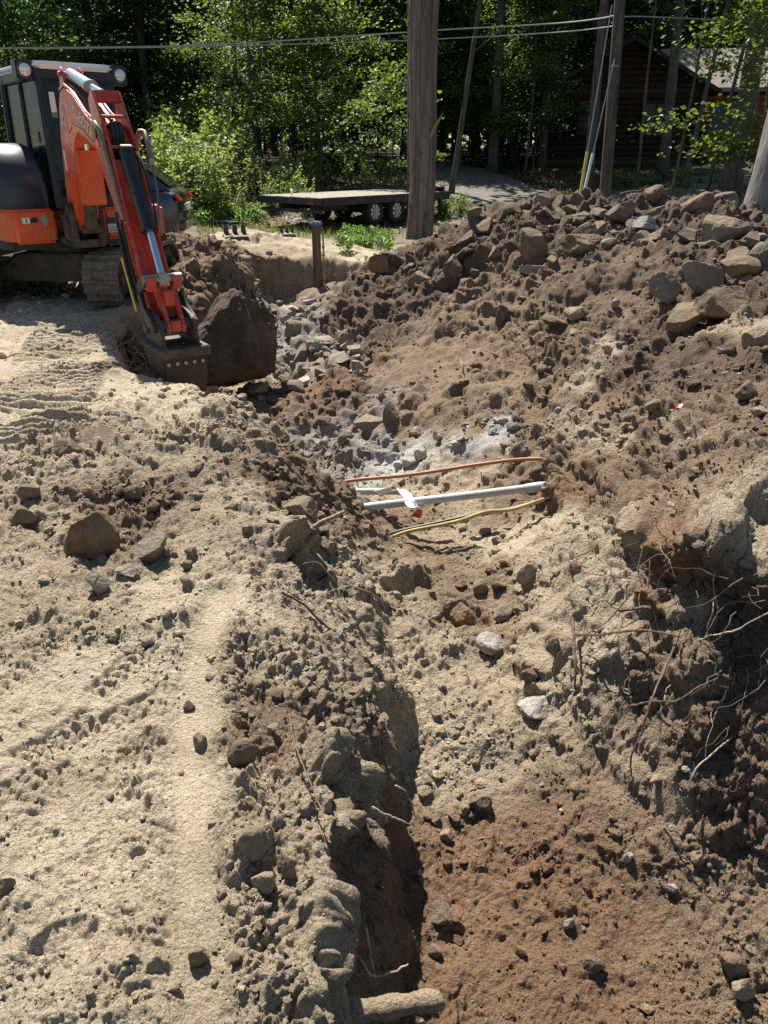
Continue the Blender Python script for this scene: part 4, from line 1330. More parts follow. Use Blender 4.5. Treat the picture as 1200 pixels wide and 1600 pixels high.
n = 0
while n < 105:                                            # tall forest trees
    y = tr.uniform(29, 92)
    x = tr.uniform(-.62 * y - 4, .62 * y + 4)
    ymin = 41 if x < 5 else 29
    if y < ymin or not free(x, y, 2.4): continue
    if 7 < x < 20 and 33 < y < 46: continue               # the cabin
    if abs(x - (-.30 * y)) < 1.6 and y < 40: continue     # gravel road
    if 1 < x < 9 and y < 34: continue
    TREES_XY.append((x, y)); k = n
    plant_tree('tree', x, y, TRUNK_TALL[k % 4], CROWN_TALL[k % 3], tr.uniform(.78, 1.05), tr.uniform(0, 6.28), 'tall leafy tree ' + ('in front rows of the wood ' if y < 58 else 'deep in the wood ') + where(x, y), 'tree', 'tall trees of the wood')
    n += 1
n = 0
while n < 120:                                            # understorey
    y = tr.uniform(28.5, 80)
    x = tr.uniform(-.62 * y - 3, .62 * y + 3)
    if not free(x, y, 1.3): continue
    if 6.5 < x < 19 and 26 < y < 43: continue
    if abs(x - (-.30 * y)) < 1.8 and y < 40: continue
    if 1.5 < x < 9 and y < 33: continue
    if x < 2 and y < 31: continue
    TREES_XY.append((x, y)); k = n
    plant_tree('understorey_tree', x, y, TRUNK_MID[k % 3], CROWN_MID[tr.choice((0, 0, 1, 2, 3))], tr.uniform(.7, 1.25) * (1.25 if y > 50 else 1), tr.uniform(0, 6.28), ('young leafy tree at the wood edge ' if y < 45 else 'young leafy tree farther inside the wood ') + where(x, y), 'tree', 'understorey trees of the wood')
    n += 1
n = 0
while n < 60:
    y = tr.uniform(27, 50)
    x = tr.uniform(-.62 * y, .62 * y)
    if not free(x, y, .9) or (8.5 < x < 16.5 and y > 31) or (1.5 < x < 14 and y < 32) or (abs(x - (-.30 * y)) < 1.6 and y < 40): continue
    if x < 1 and y < 29: continue
    TREES_XY.append((x, y)); k = n
    plant_tree('sapling', x, y, TRUNK_LOW[k % 3], CROWN_LOW[tr.choice((0, 1, 2, 2))], tr.uniform(.7, 1.5), tr.uniform(0, 6.28), 'low leafy sapling on the forest floor ' + where(x, y), 'sapling', 'saplings on the forest floor')
    n += 1
# overhanging branches with sunlit leaves by the right tree, and a lone branch beside the cedar
lr_ = np.random.default_rng(5)
def leafy_tree_at(u, v, D, trunk, crown, sc, rz, label):
    p = at_dist(u, v, D)
    plant_tree('leafy_tree', p.x, p.y, trunk, crown, sc, rz, label, 'tree')
leafy_tree_at(1185, 270, 17.5, TRUNK_MID[0], CROWN_MID[1], .78, .4, 'bright leafy young maple overhanging the cabin roof near the picture edge')
# leafy_tree_at(1128, 275, 21, TRUNK_MID[1], CROWN_MID[0], .8, 2.0, 'leafy young tree hiding part of the lit cabin roof')
leafy_tree_at(612, 262, 26, TRUNK_LOW[0], CROWN_LOW[1], 1.15, .3, 'small pale green tree growing behind the trailer beside the cedar')
# leafy_tree_at(1010, 268, 30, TRUNK_MID[2], CROWN_MID[2], .62, 1.0, 'dark leafy tree standing close before the cabin gable')
leafy_tree_at(820, 262, 34, TRUNK_MID[1], CROWN_MID[1], .8, 2.6, 'glowing yellow green tree at the corner of the cabin')
leafy_tree_at(395, 238, 31, TRUNK_MID[2], CROWN_MID[1], .95, 1.7, 'backlit yellow green tree rising behind the sunlit weeds')


# ---- shaggy cedar in the middle
def cedar():
    p = at_dist(655, 372, 16.7)
    base = Vector((p.x, p.y, gz(p.x, p.y) - .1))
    top = at_dist(665, 0, 16.6)
    root = empty('cedar_tree', base)
    tag(root, 'shaggy barked cedar trunk standing alone in front of the trailer', 'tree')
    ax = (top - base)
    zs = np.linspace(0, 2.1, 150); th = np.linspace(0, 2 * math.pi, 73)[:-1]
    Z, A_ = np.meshgrid(zs, th, indexing='ij')
    H = ax.length
    r = np.where(Z < 1, .225 + .045 * Z, .27 - .15 * (Z - 1)) + .06 * np.exp(-Z * H / .25)
    P = np.stack([np.cos(A_) * 3.2, np.sin(A_) * 3.2, Z * H * .35], -1).reshape(-1, 3)
    str_ = np.stack([np.cos(A_) * 9, np.sin(A_) * 9, Z * H * .55], -1).reshape(-1, 3)
    dsp = perlin(P, 400) * .03 + (.2 - np.abs(perlin(str_, 401))) * .06 + (.2 - np.abs(perlin(str_ * 2.1, 402))) * .03
    r = r + dsp.reshape(r.shape)
    cx, cy = ax.x * Z + .03 * np.sin(Z * 5), ax.y * Z
    V = np.stack([cx + r * np.cos(A_), cy + r * np.sin(A_), ax.z * Z], -1)
    n0, n1 = Z.shape
    f = np.arange(n0 * n1).reshape(n0, n1)
    fn = np.roll(f, -1, axis=1)
    F = np.stack([f[:-1], fn[:-1], fn[1:], f[1:]], -1).reshape(-1, 4)
    link('trunk', mesh_np('trunk', V.reshape(-1, 3), F), M_CEDAR, root)
    rr = random.Random(9)
    for k in range(46):                                 # peeling strips
        z = rr.uniform(.08, 1.15); a = rr.uniform(math.pi * .75, math.pi * 2.1) if k % 3 else rr.choice((math.pi, 3.3, 2.9))
        r0 = .225 + .045 * z + .03
        ln, w = rr.uniform(.12, .42), rr.uniform(.008, .022)
        out = rr.uniform(.01, .07)
        m = MB()
        rings = []
        for j in range(6):
            t = j / 5
            rad = r0 + out * t * t * (1 if k % 2 else 1.6)
            zz = (z * ax.z) - ln * t
            c = Vector((ax.x * z + rad * math.cos(a + .02 * j), ax.y * z + rad * math.sin(a + .02 * j), zz))
            tg = Vector((-math.sin(a), math.cos(a), 0)); nn = Vector((math.cos(a), math.sin(a), 0))
            ww = w * (1 - .75 * t)
            rings.append([tuple(c + tg * ww), tuple(c + nn * .004), tuple(c - tg * ww), tuple(c - nn * .004)])
        m.loft(rings)
        m.build('bark_strip', M_CEDAR, root)
    q0 = at_dist(678, 195, 16.5) - base
    m = MB(); m.tube([q0 + Vector((-.1, 0, -.25)), q0 + Vector((.02, -.03, -.02)), q0 + Vector((.12, -.05, .12)), q0 + Vector((.16, -.06, .2))], [.05, .035, .02, .006], 7)
    m.build('broken_branch', mat_plain('raw_wood', (.28, .19, .09), .8), root, smooth=True)
    me = crown_mesh('crown', 77, 7.0, 10.0, 1.2, 14, 50, .14, DEEP); me.materials.append(M_LEAF)
    link('crown', me, None, root)
cedar()


# ---- pale trunk at the picture's right edge
def edge_trunk():
    b = at_dist(1190, 350, 9.6)
    b.z = gz(b.x, b.y) - .3
    root = empty('pale_tree', b)
    tag(root, 'sunlit pale barked trunk leaning at the end of the spoil heap', 'tree')
    pts = []
    m = MB()
    zs = [0, .3, .8, 1.5, 2.4, 4, 6, 9]
    m.tube([(.10 * z + .02 * math.sin(z * 3), .02 * z, z) for z in zs], [.34, .30, .28, .265, .25, .22, .17, .06], 18)
    o = m.build('trunk', M_BARKPALE, root, smooth=True)
    me = crown_mesh('crown', 78, 5.5, 10, 2.4, 30, 60, .18, GREEN); me.materials.append(M_LEAF)
    link('crown', me, None, root, (.6, 0, 0))
edge_trunk()


# ---- utility pole, guy wires, power lines
M_POLE = mat_bark('pole_wood', (.13, .105, .085), 2.0, .06, .012)
M_WIRE = mat_plain('wire_metal', (.36, .37, .38), .45, .7)
M_LINE = mat_plain('cable_sheath', (.30, .31, .32), .5)
def pole():
    b = at_dist(946, 312, 15); t = at_dist(969, 0, 15.2)
    b.z -= .4
    ax = (t - b)
    root = empty('utility_pole', b)
    tag(root, 'leaning weathered wooden utility pole behind the spoil heap', 'utility pole')
    m = MB(); m.tube([ax * s for s in (0, .3, .7, 1.0, 1.5, 2.0)], [.105, .10, .096, .093, .09, .085], 16)
    m.build('shaft', M_POLE, root, smooth=True)
    m = MB(); q = ax * .72; m.cyl((q.x - .1, q.y - .16, q.z), (q.x + .02, q.y - .1, q.z), .02, 8)
    m.build('eye_bolt', M_WIRE, root)
pole()
def guy(u0, v0, u1, v1, D, mat, label, gname):
    a, b = at_dist(u0, v0, D), at_dist(u1, v1, D + .45)
    root = empty('guy_wire', a)
    tag(root, label, 'guy wire')
    d = b - a
    m = MB(); m.tube([(0, 0, 0), tuple(d)], .009, 6); m.build('wire', M_WIRE, root, smooth=True)
    s = .95 / d.length
    m = MB(); m.tube([tuple(d * (-.35 / d.length)), tuple(d * s * .55)], .026, 8); m.build('guard', mat, root, smooth=True)
guy(909, 288, 956, 8, 14.4, mat_plain('yellow_guard', (.62, .5, .12), .5), 'guy wire with yellow guard running to the top of the utility pole', 'a')
guy(915, 290, 960, 92, 14.45, mat_plain('white_guard', (.7, .7, .68), .5), 'shorter guy wire with white guard tied lower on the utility pole', 'b')
def line(pts, D, r, label):
    P = [at_dist(u, v, d) for u, v, d in pts]
    Q = []
    for i in range(len(P) - 1):
        for k in range(8):
            t = k / 8
            p0, p1, p2, p3 = P[max(i - 1, 0)], P[i], P[i + 1], P[min(i + 2, len(P) - 1)]
            Q.append(.5 * ((2 * p1) + (-p0 + p2) * t + (2 * p0 - 5 * p1 + 4 * p2 - p3) * t * t + (-p0 + 3 * p1 - 3 * p2 + p3) * t ** 3))
    Q.append(P[-1])
    m = MB(); m.tube(Q, r, 6)
    o = m.build('power_line', M_LINE, None, smooth=True)
    tag(o, label, 'cable', 'overhead lines')
line([(-160, 77, 20), (0, 75, 19.5), (300, 71, 19), (520, 58, 18.5), (640, 50, 18), (700, 46, 17.8), (860, 37, 17), (930, 30, 16), (962, 24, 15.3)], 0, .013, 'upper overhead cable from the left edge to the leaning pole')
line([(-160, 73, 20), (0, 76, 19.6), (250, 74, 19.2), (450, 69, 18.8), (640, 63, 18.4), (700, 60, 18.2), (800, 55, 17.8), (900, 48, 17), (964, 40, 15.3)], 0, .010, 'lower thin overhead cable hanging just under the thick one')
line([(975, 26, 15.4), (1010, 26, 16), (1100, 30, 17), (1200, 35, 18), (1400, 40, 20)], 0, .012, 'overhead cable running on from the pole past the cabin')


# ---- weeds
def weed_mesh(seed, h, stems, size, tint):
    lr = np.random.default_rng(seed)
    cs, m = [], MB()
    for k in range(stems):
        a, r_ = lr.uniform(0, 6.28), lr.uniform(0, .28)
        b = np.array((r_ * math.cos(a), r_ * math.sin(a), 0))
        hh = h * lr.uniform(.6, 1.1)
        d = np.array((lr.normal(0, .14), lr.normal(0, .14), 1)) * hh
        m.tube([tuple(b + d * s) for s in (0, .5, 1)], [.006, .005, .002], 4)
        n_ = int(hh * 34)
        t = lr.uniform(.05, 1, n_)[:, None]
        off = lr.normal(0, 1, (n_, 3)) * np.array((.075, .075, .03)) * (1.15 - t * .6)
        cs.append(b + d * t + off)
    v, f, c = leaves(np.concatenate(cs), size, lr, tint, .7)
    sv = np.array(m.v); sf = np.array([t for q in m.f if len(q) == 4 for t in ((q[0], q[1], q[2]), (q[0], q[2], q[3]))])
    me = mesh_np('weed', np.concatenate([v, sv]), np.concatenate([f, sf + len(v)]), smooth=False)
    add_color(me, np.concatenate([c, np.tile(np.array((.09, .11, .03)), (len(sv), 1))]))
    me.materials.append(M_WEED)
    return me
WEEDS = [weed_mesh(500 + k, (1.35, 1.1, .8, .55, 1.2)[k], (9, 11, 10, 8, 9)[k], (.09, .085, .085, .11, .08)[k], ((.14, .2, .075), (.15, .21, .08), (.12, .19, .06), (.10, .18, .05), (.17, .21, .11))[k]) for k in range(5)]
wr = random.Random(12)
def weed_patch(name, n, u0, u1, v0, v1, kinds, sc0, sc1, label, group, d0=14):
    for k in range(n):
        p = ground_at(wr.uniform(u0, u1), wr.uniform(v0, v1), d0=d0)
        o = link(name, WEEDS[wr.choice(kinds)], None, None, p)
        s = wr.uniform(sc0, sc1)
        o.scale = (s, s, s * wr.uniform(.85, 1.2)); o.rotation_euler = (wr.uniform(-.1, .1), wr.uniform(-.1, .1), wr.uniform(0, 6.28))
        o.location.z -= .03
        tag(o, label, 'weed', group)
weed_patch('tall_weed', 64, 258, 362, 292, 346, (0, 1, 4), 1.0, 1.5, 'tall sunlit green weed between the gravel road and boulders', 'tall weeds by the gravel road', 14.5)
weed_patch('tall_weed', 34, 258, 380, 266, 300, (0, 1, 4), 1.2, 1.8, 'tall sunlit weed at the back of the patch below the woods', 'tall weeds below the woods', 19)
weed_patch('broad_weed', 34, 370, 485, 296, 342, (1, 2, 4), .6, 1.05, 'leafy green weed beside the boulders and the trailer end', 'weeds by the trailer end', 15)
weed_patch('low_weed', 26, 530, 612, 372, 396, (3,), .3, .6, 'low bright weed in front of the trailer wheels', 'low weeds by the trailer wheels', 14.2)
weed_patch('low_weed', 14, 280, 420, 338, 356, (3,), .5, .9, 'low broad leaved weed along the foot of the sand mound', 'low weeds by the sand mound', 14.6)
weed_patch('low_weed', 7, 680, 735, 322, 348, (3, 2), .4, .8, 'small weed growing at the edge of the driveway beside the cedar', 'weeds beside the cedar', 16)
weed_patch('tall_weed', 16, -60, 60, 232, 262, (0, 1, 4), 1.0, 1.6, 'sunlit weed seen through the gap left of the excavator cab', 'weeds left of the cab', 18)
weed_patch('shade_weed', 30, 395, 640, 258, 292, (2, 3, 4), .5, 1.0, 'shaded weed in the rough grass behind the trailer', 'weeds behind the trailer', 23)
weed_patch('shade_weed', 20, 960, 1130, 284, 300, (2, 3), .4, .9, 'dark low weed on the verge in front of the cabin driveway', 'weeds on the driveway verge', 16)


# ---- the far side of the wood, one mass
def far_woods():
    lr = np.random.default_rng(17)
    cs = []
    for _ in range(420):
        y = lr.uniform(92, 135); x = lr.uniform(-.66, .66) * y
        z = 2 + lr.uniform(0, 1) ** 1.3 * 17
        cs.append(np.array((x, y, z)) + lr.normal(0, 1, (26, 3)) * np.array((2.6, 2.0, 1.3)))
    for _ in range(260):
        y = lr.uniform(60, 100); x = lr.uniform(-.66, .66) * y
        cs.append(np.array((x, y, 2 + lr.uniform(.2, 3.2))) + lr.normal(0, 1, (26, 3)) * np.array((1.6, 1.4, .8)))
    v, f, c = leaves(np.concatenate(cs), .8, lr, (.05, .1, .035), .8)
    me = mesh_np('distant_woods', v, f, smooth=False); add_color(me, c)
    tag(link('distant_woods', me, M_LEAF), 'dark mass of foliage deep in the woods', 'woods', kind='stuff')
far_woods()


# ---- grass and leaf litter
def grass():
    lr = np.random.default_rng(3)
    n_ = 26000
    y = lr.uniform(17.5, 34, n_); x = lr.uniform(-.58, .58, n_) * y
    k = perlin(np.stack([x * .5, y * .5, x * 0], -1), 90)
    keep = (k > -.1) & ~((x > 2.0) & (y < 24) & (k < .25)) & (np.abs(x + .30 * y) > 1.3)
    x, y = x[keep], y[keep]
    z = base_height(x, y)
    n_ = len(x)
    h = lr.uniform(.06, .22, n_); a = lr.uniform(0, 6.28, n_)
    w = .012
    b = np.stack([x, y, z], -1)
    t = np.stack([np.cos(a), np.sin(a), a * 0], -1) * w
    tip = b + np.stack([lr.normal(0, .07, n_), lr.normal(0, .07, n_), h], -1)
    V = np.stack([b - t, b + t, tip], 1).reshape(-1, 3)
    F = np.arange(n_ * 3).reshape(-1, 3)
    me = mesh_np('grass', V, F, smooth=False)
    c = np.array((.10, .12, .035)) * lr.uniform(.6, 1.5, (n_, 1))
    add_color(me, np.repeat(c, 3, 0))
    tag(link('grass', me, M_WEED), 'rough grass on the clearing before the woods', 'grass', kind='stuff')
    n_ = 14000
    y = lr.uniform(20, 45, n_); x = lr.uniform(-.58, .6, n_) * y
    z = base_height(x, y) + .02
    v, f, c = leaves(np.stack([x, y, z], -1), .11, lr, (.12, .085, .05), .35)
    me = mesh_np('fallen_leaves', v, f, smooth=False)
    add_color(me, c)
    tag(link('fallen_leaves', me, mat_leaf('dead_leaf', .8, .15)), 'brown fallen leaves on the forest floor', 'leaves', kind='stuff')
grass()
# ------------------------------------------------------------------ driveway, road, cabin, trailer, car, well casing
M_GRAVEL = mat_soil('gravel', False, (.21, .195, .175))
def ribbon(name, pts, w, mat, label=None):
    P = [Vector(p) for p in pts]
    Q = []
    for i in range(len(P) - 1):
        for k in range(14):
            t = k / 14
            p0, p1, p2, p3 = P[max(i - 1, 0)], P[i], P[i + 1], P[min(i + 2, len(P) - 1)]
            Q.append(.5 * ((2 * p1) + (-p0 + p2) * t + (2 * p0 - 5 * p1 + 4 * p2 - p3) * t * t + (-p0 + 3 * p1 - 3 * p2 + p3) * t ** 3))
    Q = np.array([tuple(q) for q in Q])
    T = np.gradient(Q, axis=0); T /= np.linalg.norm(T, axis=1, keepdims=True)
    Nn = np.stack([-T[:, 1], T[:, 0]], -1)
    ks = np.linspace(-1, 1, 15)
    edge = perlin(np.stack([Q[:, 0], Q[:, 1], Q[:, 0] * 0], -1) * .9, 66) * .6
    X = Q[:, 0:1] + Nn[:, 0:1] * ks * (w / 2 + edge[:, None] * np.abs(ks) ** 3)
    Y = Q[:, 1:2] + Nn[:, 1:2] * ks * (w / 2 + edge[:, None] * np.abs(ks) ** 3)
    Z = base_height(X, Y) + .05 - .05 * np.abs(ks)[None] ** 6
    Pn = np.stack([X, Y, Z], -1).reshape(-1, 3)
    Pn[:, 2] += np.maximum(perlin(Pn * .5, 2) * .1, 0) * (Pn[:, 1] > 20)
    n0, n1 = X.shape
    f = np.arange(n0 * n1).reshape(n0, n1)
    F = np.stack([f[:-1, :-1], f[:-1, 1:], f[1:, 1:], f[1:, :-1]], -1).reshape(-1, 4)
    o = link(name, mesh_np(name, Pn, F), mat)
    tag(o, kind='structure')
ribbon('driveway', [(26, 33, 0), (17, 30.5, 0), (12, 28.2, 0), (8, 25.8, 0), (5.2, 25.5, 0), (3.8, 28.5, 0), (3.0, 33, 0), (1.0, 40, 0)], 3.4, M_GRAVEL)
ribbon('gravel_road', [(-4.5, 21, 0), (-6.6, 24, 0), (-8.6, 28, 0), (-10.3, 34, 0), (-12.5, 42, 0)], 2.6, M_GRAVEL)


# ---- log cabin
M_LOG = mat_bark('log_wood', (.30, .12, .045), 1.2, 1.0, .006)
M_LOGSHADE = mat_bark('shaded_log', (.05, .03, .02), 1.2, 1.0, .006)  # main block logs: shade under the trees put into the colour
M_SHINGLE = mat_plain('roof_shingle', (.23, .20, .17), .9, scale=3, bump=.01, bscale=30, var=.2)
M_ROOFSHADE = mat_plain('shaded_shingle', (.035, .034, .028), .95, scale=3, bump=.01, bscale=30, var=.2)  # main roof shingles, tree shade painted in as a darker base
M_CHINK = mat_plain('wall_core', (.05, .035, .025), .9)
M_DARKGLASS = mat_plain('dark_window_glass', (.006, .007, .008), .35, var=.0)
def cabin():
    c = at_dist(968, 238, 37)
    root = empty('log_cabin', (c.x, c.y, 1.45), R(-6))
    tag(root, 'dark log cabin with lit shingle roof among the trees', 'house')
    W, Dp, Hh = 6.4, 6.5, 2.7
    def logs(x0, x1, y, z0, z1, mat, axis='x'):
        r = .115
        k = 0
        while z0 + (2 * k + 1) * r < z1:
            z = z0 + (2 * k + 1) * r * .96
            m = MB()
            if axis == 'x': m.cyl((x0, y, z), (x1, y, z), r, 10)
            else: m.cyl((y, x0, z), (y, x1, z), r, 10)
            m.build('log', mat, root, smooth=True)
            k += 1
    # main block: gable end towards the yard
    m = MB(); m.prism([(-W / 2, 0), (W / 2, 0), (W / 2, Hh), (0, Hh + 1.7), (-W / 2, Hh)], 'y', .12, Dp); m.build('wall', M_CHINK, root)
    logs(-W / 2 - .15, W / 2 + .15, .1, .1, Hh, M_LOGSHADE)
    for k in range(6):
        z = Hh + .12 + .24 * k; hw = (W / 2) * (1 - (z - Hh) / 1.7) - .1
        if hw > .2:
            m = MB(); m.cyl((-hw, .1, z), (hw, .1, z), .115, 10); m.build('log', M_LOGSHADE, root, smooth=True)
    logs(.2, Dp, -W / 2, .1, Hh, M_LOGSHADE, 'y')
    for s in (-1, 1):
        m = MB(); o = .5
        z0 = Hh - o * 1.7 / (W / 2)
        m.prism([(0, Hh + 1.70), (0, Hh + 1.86), (s * (W / 2 + o), z0 + .16), (s * (W / 2 + o), z0)], 'y', -.7, Dp + .4)
        m.build('roof', M_ROOFSHADE, root)
    # windows of the main block
    for x0, x1, z0, z1 in ((-1.9, -.9, .95, 2.1), (.8, 1.8, .95, 2.1)):
        m = MB(); m.box((x0, -.06, z0), (x1, -.03, z1)); w = m.build('window', M_DARKGLASS, root)
        m = MB()
        for a, b in (((x0 - .1, -.07, z0 - .1), (x1 + .1, -.0, z0)), ((x0 - .1, -.07, z1), (x1 + .1, -.0, z1 + .1)), ((x0 - .1, -.071, z0), (x0, -.001, z1)), ((x1, -.071, z0), (x1 + .1, -.001, z1)), (((x0 + x1) / 2 - .03, -.08, z0), ((x0 + x1) / 2 + .03, -.055, z1))): m.box(a, b)
        m.build('window_frame', M_LOGSHADE, w)
    # right wing: roof slope towards the yard
    X0, X1, Y0 = W / 2, W / 2 + 6.0, .9
    m = MB(); m.box((X0, Y0 + .12, 0), (X1, Y0 + 4.5, Hh)); m.build('wing_wall', M_CHINK, root)
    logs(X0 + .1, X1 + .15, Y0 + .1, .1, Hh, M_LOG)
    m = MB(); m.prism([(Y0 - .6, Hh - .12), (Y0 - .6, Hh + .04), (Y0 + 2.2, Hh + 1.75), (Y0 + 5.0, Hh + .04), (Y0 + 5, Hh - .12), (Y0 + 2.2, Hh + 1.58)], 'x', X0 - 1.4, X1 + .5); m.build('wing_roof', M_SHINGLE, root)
    m = MB(); m.box((X0 + .7, Y0 - .06, .9), (X0 + 1.6, Y0 - .03, 2.1)); w = m.build('window', M_DARKGLASS, root)
    m = MB()
    x0, x1, z0, z1 = X0 + .7, X0 + 1.6, .9, 2.1
    for a, b in (((x0 - .1, Y0 - .07, z0 - .1), (x1 + .1, Y0, z0)), ((x0 - .1, Y0 - .07, z1), (x1 + .1, Y0, z1 + .1)), ((x0 - .1, Y0 - .071, z0), (x0, Y0 - .001, z1)), ((x1, Y0 - .071, z0), (x1 + .1, Y0 - .001, z1))): m.box(a, b)
    m.build('window_frame', M_LOG, w)
    for k in range(2):
        m = MB(); m.box((X0 + 2.2 + 1.6 * k, Y0 - .55, 0), (X0 + 2.35 + 1.6 * k, Y0 - .4, Hh - .1)); m.build('porch_post', M_LOG, root)
    m = MB(); m.box((-W / 2, .2, -.6), (W / 2, Dp, .0)); m.box((X0, Y0 + .2, -.6), (X1, Y0 + 4.4, -.002)); m.build('foundation', mat_plain('foundation_stone', (.05, .045, .04), .9, bump=.02, bscale=6), root)
cabin()


# ---- flat deck trailer
M_PLANK = mat_bark('weathered_plank', (.42, .39, .33), 3, .3, .004)
M_TFRAME = mat_plain('trailer_black', (.015, .015, .016), .5, dirt=.35, scale=5)
M_TYRE = mat_plain('tyre_rubber', (.02, .02, .02), .85, dirt=.4, dirt_col=(.12, .1, .08), scale=14)
M_RIM = mat_plain('wheel_rim', (.55, .55, .54), .35, .5, dirt=.35, scale=14)
def wheel(root, x, y, z, r, w, rimmat, outy):
    m = MB(); n = 28
    prof = [(-w / 2, r * .62), (-w / 2, r * .9), (-w * .38, r), (w * .38, r), (w / 2, r * .9), (w / 2, r * .62), (w * .3, r * .6), (-w * .3, r * .6)]
    rings = []
    for k in range(n + 1):
        a = 2 * math.pi * k / n
        rings.append([(x + q[1] * math.cos(a), y + q[0], z + q[1] * math.sin(a)) for q in prof])
    m.loft(rings, caps=False)
    wh = m.build('wheel', M_TYRE, root, smooth=True)
    m = MB()
    yo = y + outy * w * .3
    for k in range(8):
        a0, a1 = 2 * math.pi * k / 8 + .12, 2 * math.pi * (k + 1) / 8 - .12
        m._add([(x + rr * math.cos(a), yo + outy * dy, z + rr * math.sin(a)) for rr, dy, a in ((r * .6, .02, a0), (r * .6, .02, a1), (r * .26, .03, a1), (r * .26, .03, a0), (r * .6, -.03, a0), (r * .6, -.03, a1), (r * .26, -.02, a1), (r * .26, -.02, a0))],
               [(0, 1, 2, 3), (7, 6, 5, 4), (0, 4, 5, 1), (1, 5, 6, 2), (2, 6, 7, 3), (3, 7, 4, 0)])
    m.cyl((x, yo - outy * .03, z), (x, yo + outy * .045, z), r * .27, 16)
    m.cyl((x, yo - outy * .02, z), (x, yo + outy * .09, z), r * .12, 12)
    m.build('rim', rimmat, wh)
    return wh
def trailer():
    ang = math.atan2(.74, .67)
    root = empty('flatbed_trailer', (-1.55, 20.3, -.08), ang)
    tag(root, 'low black flatbed trailer with weathered wooden deck and white wheels', 'trailer')
    L_, W = 5.0, 2.3
    H = .70
    for k in range(12):
        m = MB(); w = W / 12
        m.box((0, k * w + .004, H), (L_, (k + 1) * w - .004, H + .045 + .004 * (k % 3)))
        m.build('plank', M_PLANK, root)
    m = MB()
    m.box((.02, -.06, H - .14), (L_, -.005, H + .05)); m.box((.02, W + .005, H - .14), (L_, W + .06, H + .05)); m.box((-.06, -.06, H - .12), (.0, W + .06, H + .04)); m.box((L_, -.06, H - .16), (L_ + .08, W + .06, H + .05))
    m.build('side_rail', M_TFRAME, root, bevel=.008)
    m = MB()
    for y in (.55, W - .55): m.box((.2, y - .05, H - .3), (L_ + .1, y + .05, H - .12))
    for k in range(7): m.box((.3 + .75 * k, .0, H - .12), (.36 + .75 * k, W, H - .005))
    m.build('chassis', M_TFRAME, root)
    m = MB(); m.box((L_ - 1.3, .2, H + .05), (L_ + .1, .32, H + .12)); m.box((L_ - .1, .1, H + .05), (L_ + .05, W - .1, H + .17)); m.build('front_rail', M_TFRAME, root, bevel=.01)
    m = MB(); m.tube([(L_, .6, H - .2), (L_ + 1.4, W / 2, H - .22)], .05, 6); m.tube([(L_, W - .6, H - .2), (L_ + 1.4, W / 2, H - .22)], .05, 6); m.build('tongue', M_TFRAME, root)
    m = MB(); m.box((L_ + .1, .3, 0.0), (L_ + .2, .4, H + .1)); m.box((L_ + .05, .25, .0), (L_ + .25, .45, .03)); m.build('jack_leg', M_TFRAME, root, bevel=.01)
    m = MB(); m.box((L_ - .3, .7, H + .05), (L_ + .0, 1.1, H + .22)); m.cyl((L_ - .2, .6, H + .2), (L_ - .2, 1.2, H + .2), .07, 10); m.build('winch', M_TFRAME, root, bevel=.01)
    for x in (2.05, 2.92):
        wheel(root, x, .16, .33, .33, .22, M_RIM, -1)
        wheel(root, x, W - .16, .33, .33, .22, M_RIM, 1)
        m = MB(); m.cyl((x, .2, .33), (x, W - .2, .33), .04, 10); m.build('axle', M_TFRAME, root)
    m = MB()
    m.box((-.05, .2, H - .11), (-.07, .4, H - .05)); m.build('tail_light', mat_plain('red_lens', (.4, .02, .015), .25), root)
    m = MB(); m.box((.0, .0, H - .32), (.06, W, H - .24)); m.build('rear_bumper', M_TFRAME, root, bevel=.01)
    m = MB(); m.cyl((.75, W - .4, H + .05), (.75, W - .4, H + .16), .035, 10); m.cyl((.75, W - .4, H + .16), (.75, W - .4, H + .19), .05, 10, .02)
    o = m.build('cone_marker', M_WHITE, None)
    o.matrix_world = Matrix.Translation((-1.55, 20.3, -.08)) @ Matrix.Rotation(ang, 4, 'Z')
    tag(o, 'small white knob standing on the trailer deck', 'marker')
trailer()


